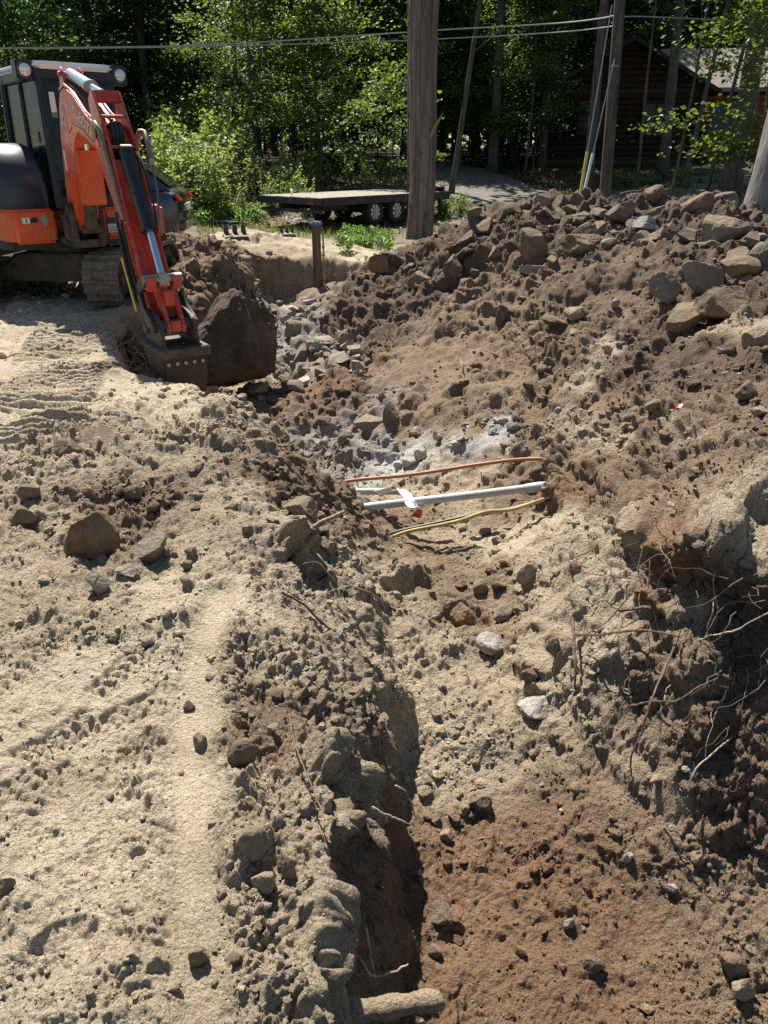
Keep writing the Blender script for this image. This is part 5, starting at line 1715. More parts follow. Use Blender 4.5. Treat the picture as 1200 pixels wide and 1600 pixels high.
# ---- parked car behind the excavator
def car():
    p = at_dist(284, 330, 14)
    root = empty('parked_car', (p.x, p.y + .4, gz(p.x, p.y) - .08), R(186))
    tag(root, 'dark grey parked car whose rear end shows behind the excavator', 'car')
    M_CAR = mat_plain('car_paint', (.03, .036, .045), .25, .4, dirt=.25, scale=3, coat=.8)
    M_CG = mat_plain('car_glass', (.01, .012, .014), .05, var=0)
    # x runs from the rear bumper forward
    sec = [(0.0, .34, .62, .30), (.04, .40, .92, .28), (.12, .40, 1.0, .28)]
    body = [(.0, .42), (-.03, .55), (0, .80), (.05, .95), (.16, 1.0), (1.0, 1.02), (2.6, 1.0), (3.4, .95), (4.2, .82), (4.45, .66), (4.5, .42), (4.4, .28), (.1, .28)]
    def ring(y, k, zc=.0): return [((x - 2.2) * (1 - k * .04) + 2.2, y, z - k * .06 * (z > .9)) for x, z in body]
    m = MB()
    m.loft([ring(-.9, 1.6), ring(-.86, .6), ring(-.7, 0), ring(.7, 0), ring(.86, .6), ring(.9, 1.6)])
    m.build('body', M_CAR, root, bevel=.03, seg=2)
    gh = [(.14, .98), (.62, 1.36), (.95, 1.46), (1.7, 1.5), (2.4, 1.44), (3.15, 1.0)]
    m = MB()
    m.loft([[(x, -.80 + (z - 1) * .34, z) for x, z in gh], [(x, -.6 + (z - 1) * .1, z + .01 * (z > 1.2)) for x, z in gh], [(x, .6 - (z - 1) * .1, z + .01 * (z > 1.2)) for x, z in gh], [(x, .80 - (z - 1) * .34, z) for x, z in gh]])
    m.build('cabin', M_CAR, root, bevel=.02)
    for s in (-1, 1):
        for q in ([(.42, 1.04), (.70, 1.31), (.98, 1.38), (1.0, 1.06)], [(1.06, 1.06), (1.06, 1.39), (1.7, 1.43), (1.75, 1.06)], [(1.83, 1.06), (1.8, 1.43), (2.35, 1.38), (2.85, 1.06)]):
            m = MB()
            m.loft([[(x, s * (.805 - (z - 1) * .34), z) for x, z in q], [(x, s * (.79 - (z - 1) * .34), z) for x, z in q]])
            m.build('side_window', M_CG, root)
    m = MB(); m.loft([[(.20, y, 1.05), (.58, y, 1.345), (.57, y, 1.36), (.18, y, 1.06)] for y in (-.6, .6)]); m.build('rear_window', M_CG, root)
    M_TAIL = mat_plain('tail_lens', (.35, .01, .01), .2)
    for s in (-1, 1):
        m = MB(); m.loft([[(-.03, y * s, .83), (.05, y * s, .93), (.09, y * s, .92), (.03, y * s, .84)] for y in (.55, .75, .895)]); m.build('tail_light', M_TAIL, root, bevel=.008)
    m = MB(); m.box((-.06, -.8, .36), (.1, .8, .56)); m.build('rear_bumper', M_CAR, root, bevel=.04, seg=3)
    m = MB(); m.box((-.035, -.26, .66), (-.02, .26, .77)); m.build('number_plate', M_LABEL, root)
    for x in (.85, 3.6):
        for s in (-1, 1): wheel(root, x, s * .78, .33, .33, .22, M_RIM, s)
car()


# ---- well casing
M_CASING = mat_plain('rusty_casing', (.13, .085, .06), .6, .5, dirt=.45, dirt_col=(.3, .2, .11), scale=5)
def casing():
    p = at_dist(497, 462, 13.0)
    root = empty('well_casing', (p.x, 13.05, -.62))
    tag(root, 'upright steel well casing with blue cap in the sandy cut', 'well casing')
    top = at_dist(497, 352, 13.05).z + .62
    m = MB(); m.cyl((0, 0, -.3), (0, 0, top), .07, 28); m.build('tube', M_CASING, root, smooth=True)
    M_BLUE = mat_plain('blue_cap', (.10, .19, .36), .45, .3, dirt=.2)
    m = MB(); m.cyl((0, 0, top), (0, 0, top + .045), .1, 28); m.cyl((0, 0, top + .045), (0, 0, top + .06), .06, 20); c = m.build('cap', M_BLUE, root, bevel=.008)
    for k in range(6):
        a = k * math.pi / 3
        m = MB(); m.cyl((.078 * math.cos(a), .078 * math.sin(a), top + .03), (.078 * math.cos(a), .078 * math.sin(a), top + .065), .012, 8); m.build('bolt', M_STEEL, c)
    m = MB(); m.tube([(.112, -.03, -.1), (.108, -.03, .5), (.112, -.03, top - .1), (.09, -.03, top - .02)], .014, 8)
    o = m.build('conduit', M_STEEL, root, smooth=True)
    for z in (.25, top - .35):
        m = MB(); m.cyl((.11, -.03, z), (.11, -.03, z + .05), .022, 10); m.build('coupling', M_STEEL, root)
casing()


# ---- spare bucket teeth sticking out of the sand mound
def spare(u, v, D, s, label):
    p = at_dist(u, v, D)
    root = empty('spare_bucket', (p.x, p.y, gz(p.x, p.y) - .04), R(20))
    root.scale = (s, s, s)
    tag(root, label, 'bucket')
    m = MB(); m.prism([(-.2, -.1), (.25, -.1), (.2, .06), (-.05, .12), (-.22, .05)], 'x', -.24, .24); m.build('shell', M_DARKSTEEL, root, bevel=.02)
    for k in range(3):
        m = MB(); x = -.17 + .17 * k
        m.prism([(-.06, .04), (.06, .04), (.03, .24), (-.02, .26)], 'x', x - .045, x + .045); m.build('tooth', M_DARKSTEEL, root, bevel=.01)
spare(367, 362, 14.4, .9, 'dark toothed digging bucket lying on the dirt beside the sand mound')
spare(448, 358, 15.3, .6, 'small dark pair of bucket teeth poking out behind the sand mound')
# ------------------------------------------------------------------ rocks, rubble, pipes, roots
def ico(sub):
    bm = bmesh.new()
    bmesh.ops.create_icosphere(bm, subdivisions=sub, radius=1)
    v = np.array([tuple(p.co) for p in bm.verts]); f = np.array([[q.index for q in t.verts] for t in bm.faces])
    bm.free()
    return v, f
ICO = {k: ico(k) for k in (1, 2, 3, 4, 5)}


def rock_mesh(name, seed, sub=3, planes=11, rough=.05, roundness=.25):
    lr = np.random.default_rng(seed)
    v, f = ICO[sub]
    v = v.copy()
    for _ in range(planes):
        n_ = lr.normal(0, 1, 3); n_ /= np.linalg.norm(n_)
        d = lr.uniform(.3, .72) + roundness * .35
        k = v @ n_ - d
        v -= np.where(k > 0, k * (1 - roundness * .3), 0)[:, None] * n_
    nn = v / np.linalg.norm(v, axis=1, keepdims=True)
    h = perlin(v * 1.7 + seed, 700) * rough * 2.2 + perlin(v * 4.5 + seed, 701) * rough * 1.4 + perlin(v * 11 + seed, 702) * rough * .8
    v += nn * h[:, None]
    v /= np.abs(v).max(0)
    return mesh_np(name, v, f, smooth=(roundness > .5 and sub > 2))


def mat_rock():
    m, nt, b = new_mat('rock')
    N, L = nt.nodes, nt.links
    oi = N.new('ShaderNodeObjectInfo')
    tc = N.new('ShaderNodeTexCoord')
    geo = N.new('ShaderNodeNewGeometry')
    def noise(sc, det, rg, src):
        n = N.new('ShaderNodeTexNoise'); n.inputs['Scale'].default_value = sc; n.inputs['Detail'].default_value = det; n.inputs['Roughness'].default_value = rg
        L.new(src, n.inputs['Vector']); return n
    n1, n2 = noise(1.6, 7, .7, tc.outputs['Object']), noise(45, 6, .7, geo.outputs['Position'])
    def rg(n, lo, hi, a=.3, bb=.7):
        r = N.new('ShaderNodeMapRange')
        for k, v in zip(('From Min', 'From Max', 'To Min', 'To Max'), (a, bb, lo, hi)): r.inputs[k].default_value = v
        L.new(n.outputs['Fac'], r.inputs['Value']); return r.outputs['Result']
    mu = N.new('ShaderNodeMath'); mu.operation = 'MULTIPLY'
    L.new(rg(n1, .68, 1.25), mu.inputs[0]); L.new(rg(n2, .75, 1.2), mu.inputs[1])
    sc = N.new('ShaderNodeVectorMath'); sc.operation = 'SCALE'
    L.new(oi.outputs['Color'], sc.inputs[0]); L.new(mu.outputs[0], sc.inputs['Scale'])
    # clinging earth
    n3 = noise(1.1, 8, .75, tc.outputs['Object'])
    mx = N.new('ShaderNodeMix'); mx.data_type = 'RGBA'
    L.new(rg(n3, .12, .9, .42, .6), mx.inputs['Factor']); L.new(sc.outputs['Vector'], mx.inputs['A']); mx.inputs['B'].default_value = (.25, .187, .122, 1)
    L.new(mx.outputs['Result'], b.inputs['Base Color'])
    b.inputs['Roughness'].default_value = .85
    b.inputs['Specular IOR Level'].default_value = .25
    nb = noise(60, 8, .7, geo.outputs['Position'])
    bp = N.new('ShaderNodeBump'); bp.inputs['Distance'].default_value = .022; bp.inputs['Strength'].default_value = 1
    L.new(nb.outputs['Fac'], bp.inputs['Height']); L.new(bp.outputs['Normal'], b.inputs['Normal'])
    return m
M_ROCK = mat_rock()
K = {'tan': (.29, .23, .155), 'brown': (.18, .132, .09), 'rust': (.27, .15, .075), 'grey': (.28, .25, .205), 'dark': (.13, .11, .095), 'pale': (.44, .40, .33), 'white': (.62, .61, .58), 'sand': (.42, .33, .22), 'blue': (.40, .42, .42)}
rk = random.Random(77)


def rock(u, v, w, h, key, label, seed, name='rock', rnd=.2, sub=3, planes=11, d0=.8, group=None, depth=None, rot=None, sink=.22):
    g = ground_at(u, v + h * .25, d0=d0)
    s = px_size(g)
    if d0 < 10: g = settle(g)
    ww, hh = w * s * .56, h * s * .56
    o = link(name, rock_mesh(name, seed, sub, planes, .035 if rnd < .3 else .05, rnd), M_ROCK)
    o.location = (g.x, g.y + ww * .25, g.z + hh * (1 - 2 * sink) * .9)
    o.scale = (ww, (depth or .8) * ww, hh * 1.15)
    o.rotation_euler = rot or (rk.uniform(-.25, .25), rk.uniform(-.2, .2), rk.uniform(-.6, .6))
    c = K[key]; f_ = rk.uniform(.85, 1.12)
    o.color = (c[0] * f_, c[1] * f_, c[2] * f_, 1)
    tag(o, label, 'rock', group)
    return o


ROCKS = [
    # spoil heap
    (904, 385, 66, 40, 'brown', 'big rounded brown rock alone midway up the dark heap', .5),
    (831, 393, 45, 42, 'brown', 'blocky brown rock above a flat pale slab on the heap'),
    (1133, 361, 80, 50, 'tan', 'large slanted slab with pale top face near the heap crest'),
    (1148, 465, 98, 46, 'brown', 'widest brown rock with a sharp upper ridge on the heap'),
    (1035, 462, 48, 44, 'grey', 'squarish pinkish grey rock on bare brown soil'),
    (1071, 496, 58, 42, 'tan', 'long tan rock tilted down the slope below the squarish one'),
    (1106, 424, 64, 58, 'grey', 'grey boulder with white patches beside the wide ridged rock'),
    (1154, 431, 56, 36, 'brown', 'brown rock resting on top of the wide ridged rock'),
    (1020, 314, 46, 30, 'brown', 'rounded brown rock on the skyline of the heap, fourth from its end', .5),
    (1090, 323, 48, 38, 'brown', 'tall blocky rock standing on the heap crest'),
    (1060, 313, 38, 24, 'dark', 'low dark rock on the crest against the blocky rock'),
    (876, 309, 40, 30, 'dark', 'dark lump on the skyline at the start of the rock pile'),
    (909, 306, 34, 30, 'dark', 'dark rock on the skyline just before the utility pole'),
    (967, 329, 48, 32, 'dark', 'dark wide rock below the foot of the utility pole'),
    (708, 416, 44, 36, 'brown', 'upright brown block on the lower edge of the dark heap'),
    (592, 420, 34, 28, 'rust', 'reddish wedge shaped rock at the tip of the heap'),
    (618, 407, 46, 20, 'dark', 'flat dark slab lying behind the reddish wedge'),
    (652, 441, 36, 28, 'tan', 'tan angular rock right of the reddish wedge'),
    (896, 492, 32, 20, 'sand', 'smooth tan rock midway down the heap slope', .6),
    (868, 505, 40, 20, 'brown', 'long low brown rock touching the smooth tan one'),
    (1186, 524, 44, 38, 'sand', 'tan rock half buried in pale sand at the picture edge'),
    (962, 476, 16, 13, 'pale', 'small pale round stone on brown soil', .7),
    (787, 484, 32, 30, 'dark', 'dark brown rock low on the heap beside loose rubble'),
    (833, 419, 46, 16, 'pale', 'flat pale slab lying below the blocky brown rock'),
    (1017, 601, 38, 16, 'dark', 'flat dark stone lying on the middle of the slope'),
    (1169, 609, 38, 26, 'brown', 'round brown rock on the slope near the picture edge', .6),
    (1023, 638, 28, 24, 'tan', 'tan knob of rock beside the red and white tape scrap'),
    (946, 661, 22, 9, 'tan', 'thin flat chip of stone lying on the slope'),
    (908, 685, 13, 12, 'pale', 'tiny pale pebble on the slope above the pipes', .7),
    (1187, 637, 32, 13, 'pale', 'pale flat stone at the picture edge above the undercut'),
    (1186, 364, 32, 18, 'blue', 'bluish white rock under the pale leaning trunk'),
    (1008, 366, 42, 26, 'grey', 'grey rock in the dark middle of the rock pile'),
    (952, 381, 26, 18, 'grey', 'small grey slab beside the big rounded brown rock'),
    (1050, 358, 62, 24, 'dark', 'long dark rock under the crest blocks'),
    (1192, 405, 44, 60, 'dark', 'tall dark rock cut by the picture edge'),
    (1010, 350, 34, 20, 'blue', 'small rock with a bluish white face in the rock pile'),
    (1130, 320, 40, 24, 'dark', 'dark rock behind the large slanted slab'),
    (740, 348, 24, 18, 'brown', 'brown rock on the left shoulder of the heap'),
    (800, 330, 28, 20, 'brown', 'brown rock on the heap skyline left of the rock pile'),
    # left bank
    (140, 836, 78, 76, 'rust', 'big rust brown boulder sunk into the left bank', .45),
    (229, 852, 60, 48, 'grey', 'wedge of grey brown rock beside the rust brown boulder'),
    (150, 901, 37, 36, 'pale', 'pale grey cube like stone in front of the rust brown boulder'),
    (103, 705, 44, 28, 'brown', 'oval brown rock on the bank above the rust boulder', .6),
    (140, 683, 82, 16, 'brown', 'long flat brown rock at the end of the tread marks'),
    (32, 806, 46, 30, 'tan', 'tan rock near the left picture edge, lower of two'),
    (45, 779, 32, 26, 'tan', 'tan rock near the left picture edge, upper of two', .5),
    (205, 758, 32, 24, 'brown', 'brown stone on the bank above the grey wedge', .5),
    (257, 772, 16, 14, 'dark', 'small dark stone near the brown bank stone'),
    (297, 856, 18, 15, 'grey', 'upper of three little stones right of the grey wedge', .6),
    (292, 875, 19, 14, 'brown', 'middle of three little stones right of the grey wedge', .6),
    (290, 909, 19, 14, 'tan', 'lowest of three little stones right of the grey wedge', .6),
    (198, 893, 36, 10, 'pale', 'pale thin slab of stone below the grey wedge'),
    (375, 1168, 48, 50, 'brown', 'squarish clay covered rock standing beside the smooth rut', .5),
    (312, 1146, 22, 26, 'tan', 'small crumbly lump lying in the smooth rut', .5),
    (293, 1088, 18, 16, 'dark', 'dark little clod at the top of the smooth rut', .5),
    (396, 1325, 50, 52, 'tan', 'smooth tan rock overhanging a shadow on the near bank', .6),
    (410, 1371, 36, 28, 'sand', 'sand crusted rock just below the smooth tan overhanging one', .5),
    (359, 1351, 14, 19, 'pale', 'egg shaped pale pebble on the near bank', .9),
    (450, 1348, 36, 42, 'tan', 'flat tan rock leaning at the edge of the cut'),
    (308, 1478, 32, 36, 'tan', 'crusty clod on the near bank close to the picture bottom', .5),
    (10, 1390, 26, 26, 'tan', 'clod at the left picture edge above the deep boot hole', .5),
    (470, 798, 54, 30, 'tan', 'tan rock stuck in the bank above the dark hollow'),
    (446, 761, 20, 14, 'brown', 'little brown stone at the bank edge above the hollow'),
    # trench
    (824, 890, 28, 31, 'pale', 'cream coloured egg shaped rock on the trench floor', .8),
    (750, 911, 26, 20, 'tan', 'round tan cobble left of the cream coloured rock', .8),
    (780, 906, 28, 15, 'brown', 'flat brown stone between the cobble and cream rock'),
    (787, 951, 34, 27, 'grey', 'pale grey dome of rock in the reddish hollow', .7),
    (771, 1004, 48, 20, 'white', 'white chalky rock face level with the trench floor'),
    (863, 1011, 24, 26, 'tan', 'tan round rock below the grey dome', .7),
    (830, 1051, 27, 20, 'brown', 'brown stone above the white bowl shaped rock', .5),
    (833, 1106, 58, 26, 'white', 'white and grey rock lying under the trench floor stones', .5),
    (725, 956, 42, 36, 'rust', 'reddish brown clod beside the pale grey dome', .4),
    (961, 1020, 16, 20, 'white', 'small bright white stone near the roots'),
    (700, 1300, 23, 22, 'sand', 'ochre stone on the red trench floor', .4),
    (750, 1252, 36, 28, 'dark', 'dark crumbly clod at the top of the red floor', .4),
    (695, 1437, 46, 20, 'brown', 'long brown clod beside the trench wall'),
    (680, 1484, 22, 20, 'tan', 'tan pebble near the trench wall foot', .6),
    (888, 1446, 18, 20, 'pale', 'pale pebble in the middle of the red floor', .6),
    (983, 1341, 14, 18, 'white', 'little white stone on the red floor', .4),
    (1050, 1386, 19, 12, 'white', 'white chip on the red floor near the roots'),
    (812, 1486, 17, 19, 'rust', 'small rusty stone on the red floor', .5),
    (1166, 1541, 36, 30, 'sand', 'yellowish stone in the bottom corner of the trench', .4),
    (1146, 1500, 40, 34, 'brown', 'brown rock just above the yellowish corner stone', .4),
    (930, 1510, 34, 26, 'brown', 'low brown stone in the red floor close to the bottom', .4),
    (903, 1232, 22, 17, 'tan', 'round tan stone at the edge of the red floor', .7),
    (850, 1316, 12, 16, 'pale', 'slim pale stone standing on the red floor'),
    # lower trench beyond the pipes
    (540, 686, 24, 25, 'grey', 'round grey stone beside the white rubble', .6),
    (498, 691, 28, 22, 'white', 'white rock in the pale rubble left of the grey stone'),
    (575, 664, 48, 24, 'grey', 'grey brown slab sticking out of the trench side'),
    (612, 648, 24, 36, 'dark', 'dark upright rock face in the trench side'),
    (660, 704, 24, 18, 'white', 'white rock at the foot of the chalky slide'),
    (639, 719, 24, 16, 'white', 'white angular rock just above the orange conduit'),
    (456, 607, 38, 20, 'grey', 'flat grey rock at the near end of the grey rubble'),
    (402, 614, 54, 22, 'grey', 'broad grey slab under the huge dark boulder'),
    # behind the mound
    (362, 274, 22, 24, 'dark', 'dark pointed boulder among the sunlit weeds'),
    (352, 300, 34, 34, 'tan', 'pale boulder among the weeds, middle of the little pile', .5),
    (366, 318, 40, 30, 'tan', 'pale low boulder in front of the weedy boulder pile', .5),
    (440, 300, 22, 20, 'grey', 'grey boulder in the weeds left of the trailer'),
    # near bucket
    (303, 412, 26, 22, 'brown', 'brown block wedged beside the dozer blade'),
    (378, 398, 30, 14, 'tan', 'flat stone at the top of the sandy cut'),
]
for i, row in enumerate(ROCKS):
    u, v, w, h, key, lab = row[:6]
    rnd = row[6] if len(row) > 6 else .2
    d0 = 15.5 if (v < 330 and u < 480) else .8
    rock(u, v, w, h, key, lab, 900 + i, 'rock', rnd, 4 if w > 30 else 3, 12, d0)

SHARED = [rock_mesh('rock', 1200 + k, 4, 10 + k % 4, .035, 0) for k in range(14)]
def strew(n, spots, w0, w1, keys, label, group, name='rock', seed=5):
    r = random.Random(seed)
    for k in range(n):
        u0, v0, su, sv = r.choice(spots)
        u, v = r.gauss(u0, su), r.gauss(v0, sv)
        g = ground_at(u, v)
        if g.y > 15: continue
        s = px_size(g) * (w0 + (w1 - w0) * r.random() ** 1.4) / 2
        g = settle(g)
        me = SHARED[r.randrange(14)]
        if not me.materials: me.materials.append(M_ROCK)
        o = link(name, me, None, None, g)
        o.scale = (s * r.uniform(.8, 1.3), s * r.uniform(.7, 1.1), s * r.uniform(.5, .95))
        o.location.z += s * .15
        o.rotation_euler = (r.uniform(-.6, .6), r.uniform(-.6, .6), r.uniform(0, 6.28))
        c = K[r.choice(keys)]; f_ = r.uniform(.8, 1.15)
        o.color = (c[0] * f_, c[1] * f_, c[2] * f_, 1)
        tag(o, label, 'rock', group)
strew(70, [(500, 545, 30, 22), (530, 555, 25, 18), (450, 510, 22, 20), (470, 580, 28, 12), (480, 480, 18, 10), (545, 575, 14, 12)], 12, 40, ('grey', 'grey', 'pale', 'grey', 'white', 'tan'), 'broken grey stone in the rubble at the far trench bottom', 'grey rubble at the far trench bottom', 'rubble_stone', 31)
strew(40, [(700, 690, 40, 14), (760, 665, 24, 10), (510, 695, 22, 10), (560, 712, 14, 10), (640, 710, 22, 10)], 7, 22, ('grey', 'white', 'white', 'blue'), 'small whitish stone in the pale rubble and slide behind the orange conduit', 'pale rubble behind the conduit', 'rubble_stone', 32)
strew(34, [(300, 385, 26, 22), (285, 362, 20, 12), (335, 430, 20, 14), (345, 395, 15, 18)], 9, 28, ('brown', 'tan', 'brown', 'dark'), 'earthy stone on the dirt pile between dozer blade and sand mound', 'stones on the dirt pile by the blade', 'rubble_stone', 33)
strew(80, [(950, 335, 70, 16), (1060, 345, 60, 22), (860, 345, 40, 18), (1130, 390, 40, 30), (1000, 380, 60, 20), (800, 380, 40, 20)], 12, 44, ('brown', 'dark', 'tan', 'brown', 'brown'), 'earthy rock in the dark rock pile along the heap top', 'rocks along the heap top', 'rubble_stone', 34)
strew(26, [(820, 460, 50, 40), (720, 440, 50, 25), (660, 440, 40, 20), (780, 520, 60, 40), (870, 560, 60, 40)], 8, 22, ('brown', 'tan', 'sand', 'dark'), 'small stone on the lower slope of the spoil heap', 'stones on the lower heap slope', 'rubble_stone', 35)
strew(26, [(1050, 560, 90, 50), (1000, 640, 80, 50), (1120, 650, 60, 50), (940, 690, 60, 40)], 8, 24, ('brown', 'tan', 'sand', 'dark'), 'small stone on the slope above the undercut bank', 'stones above the undercut', 'rubble_stone', 36)
strew(18, [(200, 760, 110, 60), (80, 800, 60, 40), (330, 760, 60, 60)], 8, 22, ('tan', 'brown', 'sand', 'tan'), 'small stone on the churned part of the left bank', 'stones on the churned bank', 'rubble_stone', 37)
strew(14, [(400, 1250, 50, 120), (370, 1450, 60, 80), (460, 1150, 50, 80)], 8, 22, ('tan', 'sand', 'tan', 'brown'), 'small clod on the near bank beside the cut', 'clods on the near bank', 'rubble_stone', 38)
strew(16, [(850, 1400, 140, 110), (1000, 1250, 100, 60), (750, 1150, 90, 80)], 8, 18, ('tan', 'brown', 'rust', 'pale', 'sand'), 'small stone on the near trench floor', 'stones on the near trench floor', 'rubble_stone', 39)


# ---- huge dark boulder beside the bucket
def boulder():
    c = at_dist(364, 528, 8.15)
    me = rock_mesh('boulder', 1511, 5, 11, .06, .2)
    m, nt, b = new_mat('earthy_boulder')
    N, L = nt.nodes, nt.links
    tc = N.new('ShaderNodeTexCoord')
    n = N.new('ShaderNodeTexNoise'); n.inputs['Scale'].default_value = 2.2; n.inputs['Detail'].default_value = 9; n.inputs['Roughness'].default_value = .72
    L.new(tc.outputs['Object'], n.inputs['Vector'])
    cr = N.new('ShaderNodeValToRGB'); e = cr.color_ramp.elements
    e[0].position = .3; e[0].color = (.035, .027, .02, 1); e[1].position = .68; e[1].color = (.15, .11, .075, 1)
    x = e.new(.5); x.color = (.1, .06, .036, 1)
    x = e.new(.76); x.color = (.42, .4, .36, 1)
    L.new(n.outputs['Fac'], cr.inputs['Fac']); L.new(cr.outputs['Color'], b.inputs['Base Color'])
    b.inputs['Roughness'].default_value = .9
    n2 = N.new('ShaderNodeTexNoise'); n2.inputs['Scale'].default_value = 9; n2.inputs['Detail'].default_value = 9; n2.inputs['Roughness'].default_value = .7
    L.new(tc.outputs['Object'], n2.inputs['Vector'])
    bp = N.new('ShaderNodeBump'); bp.inputs['Distance'].default_value = .05; L.new(n2.outputs['Fac'], bp.inputs['Height']); L.new(bp.outputs['Normal'], b.inputs['Normal'])
    o = link('boulder', me, m)
    o.location = c + Vector((-.02, .25, -.02))
    o.scale = (.60, .5, .68)
    o.rotation_euler = (.1, .22, .5)
    tag(o, 'huge dark earth covered boulder standing beside the excavator bucket', 'boulder')
boulder()


# ---- loose clods and grit
def clod_scatter():
    lr = np.random.default_rng(8)
    m = (G_P[:, 1] < 13.5) & (G_P[:, 1] > .9) & (np.abs(G_P[:, 0]) < G_P[:, 1] * .62 + .6)
    idx = np.nonzero(m)[0]
    p = np.clip(G_ROUGH[idx], .12, 1.5)
    p = p * (.14 + sstep(perlin(G_P[idx] * 2.3, 95) + .6 * perlin(G_P[idx] * 7, 96), -.15, .5) ** 1.5)
    p /= p.sum()
    def make(name, n_, sub, w0, w1, pw, label):
        pick = lr.choice(idx, n_, p=p)
        c = G_P[pick]
        s = (c[:, 1] * CP + (CAM_H - c[:, 2]) * SP) / FPX * (w0 + (w1 - w0) * lr.random(n_) ** pw) / 2
        v0, f0 = ICO[sub]
        out = np.empty((n_, len(v0), 3), dtype=np.float32)
        var = [rock_mesh('tmp', 1300 + k, sub, 7, .12, .3) for k in range(16)]
        vv = []
        for me in var:
            a = np.empty(len(v0) * 3, dtype=np.float32); me.vertices.foreach_get('co', a); vv.append(a.reshape(-1, 3))
            bpy.data.meshes.remove(me)
        vv = np.array(vv)
        which = lr.integers(0, 16, n_)
        a = lr.uniform(0, 6.28, n_); ca, sa = np.cos(a), np.sin(a)
        base = vv[which] * (s[:, None] * lr.uniform(.65, 1.2, (n_, 3)) * np.array((1, 1, .7)))[:, None]
        out[..., 0] = base[..., 0] * ca[:, None] - base[..., 1] * sa[:, None]
        out[..., 1] = base[..., 0] * sa[:, None] + base[..., 1] * ca[:, None]
        out[..., 2] = base[..., 2]
        out += (c + G_N[pick] * (s * .15)[:, None])[:, None]
        F = (f0[None] + (np.arange(n_) * len(v0))[:, None, None]).reshape(-1, 3)
        col = G_COL[pick] * lr.uniform(.8, 1.2, (n_, 1))
        st = lr.random(n_) < .04
        col[st] = np.array((.42, .39, .33)) * lr.uniform(.7, 1.1, (st.sum(), 1))
        me = mesh_np(name, out.reshape(-1, 3), F, smooth=False)
        add_color(me, np.repeat(np.clip(col, .01, .8), len(v0), 0))
        me.materials.append(bpy.data.materials['soil'])
        tag(link(name, me), label, 'soil', kind='stuff')
    make('soil_crumbs', 30000, 1, 1.8, 8, 3.2, 'loose crumbs of earth strewn over the banks and trench')
    make('soil_clods', 4600, 2, 5, 24, 3.2, 'loose fist sized clods of earth strewn over the banks')
clod_scatter()


# ---- pipes, cable and tape crossing the trench
def smooth_pts(P, n=8):
    P = [Vector(p) for p in P]; Q = []
    for i in range(len(P) - 1):
        for k in range(n):
            t = k / n
            p0, p1, p2, p3 = P[max(i - 1, 0)], P[i], P[i + 1], P[min(i + 2, len(P) - 1)]
            Q.append(.5 * ((2 * p1) + (-p0 + p2) * t + (2 * p0 - 5 * p1 + 4 * p2 - p3) * t * t + (-p0 + 3 * p1 - 3 * p2 + p3) * t ** 3))
    Q.append(P[-1])
    return Q
def run(name, pts, r, mat, label, cat, seg=12):
    m = MB(); m.tube(smooth_pts([at_dist(*q) for q in pts]), r, seg)
    return tag(m.build(name, mat, None, smooth=True), label, cat)
M_PVC = mat_plain('grey_conduit', (.42, .43, .42), .45, dirt=.55, dirt_col=(.36, .29, .2), scale=7)
run('conduit', [(520, 800, 4.72), (590, 790, 4.72), (700, 778, 4.72), (800, 766, 4.72), (842, 760, 4.72), (868, 757, 4.74)], .028, M_PVC, 'long grey plastic conduit bridging the trench', 'pipe')
m_ = MB(); a_, b_ = at_dist(822, 763.5, 4.72), at_dist(846, 760, 4.72); m_.cyl(a_, b_, .033, 16)
tag(m_.build('pipe_collar', M_PVC, None, smooth=True), 'short collar on the grey conduit where it enters the bank', 'pipe fitting')
run('conduit', [(520, 768, 5.0), (572, 768, 5.0), (600, 768, 5.0), (632, 770, 4.98), (660, 790, 5.0)], .024, M_PVC, 'short white pipe stub poking from the left bank behind the long conduit', 'pipe')
run('orange_conduit', [(510, 758, 5.25), (556, 750, 5.2), (640, 742, 5.15), (740, 727, 5.1), (800, 719, 5.05), (845, 717, 5.0), (862, 719, 5.0)], .0135, mat_plain('orange_conduit', (.34, .12, .05), .55, dirt=.5, dirt_col=(.3, .2, .12), scale=9), 'thin orange conduit crossing the trench above the grey one', 'cable')
run('cable', [(590, 842, 4.5), (625, 830, 4.5), (680, 818, 4.5), (740, 805, 4.5), (790, 796, 4.5), (835, 786, 4.5), (858, 780, 4.55)], .0135, M_HOSE, 'black cable lying along the yellow one below the conduit', 'cable')
run('yellow_cable', [(590, 850, 4.47), (632, 832, 4.47), (690, 820, 4.45), (720, 813, 4.46), (760, 800, 4.47), (800, 796, 4.45), (850, 780, 4.5)], .0125, mat_plain('yellow_sheath', (.4, .31, .06), .5, dirt=.6, scale=9), 'dirty yellow cable lying along the black one below the conduit', 'cable')
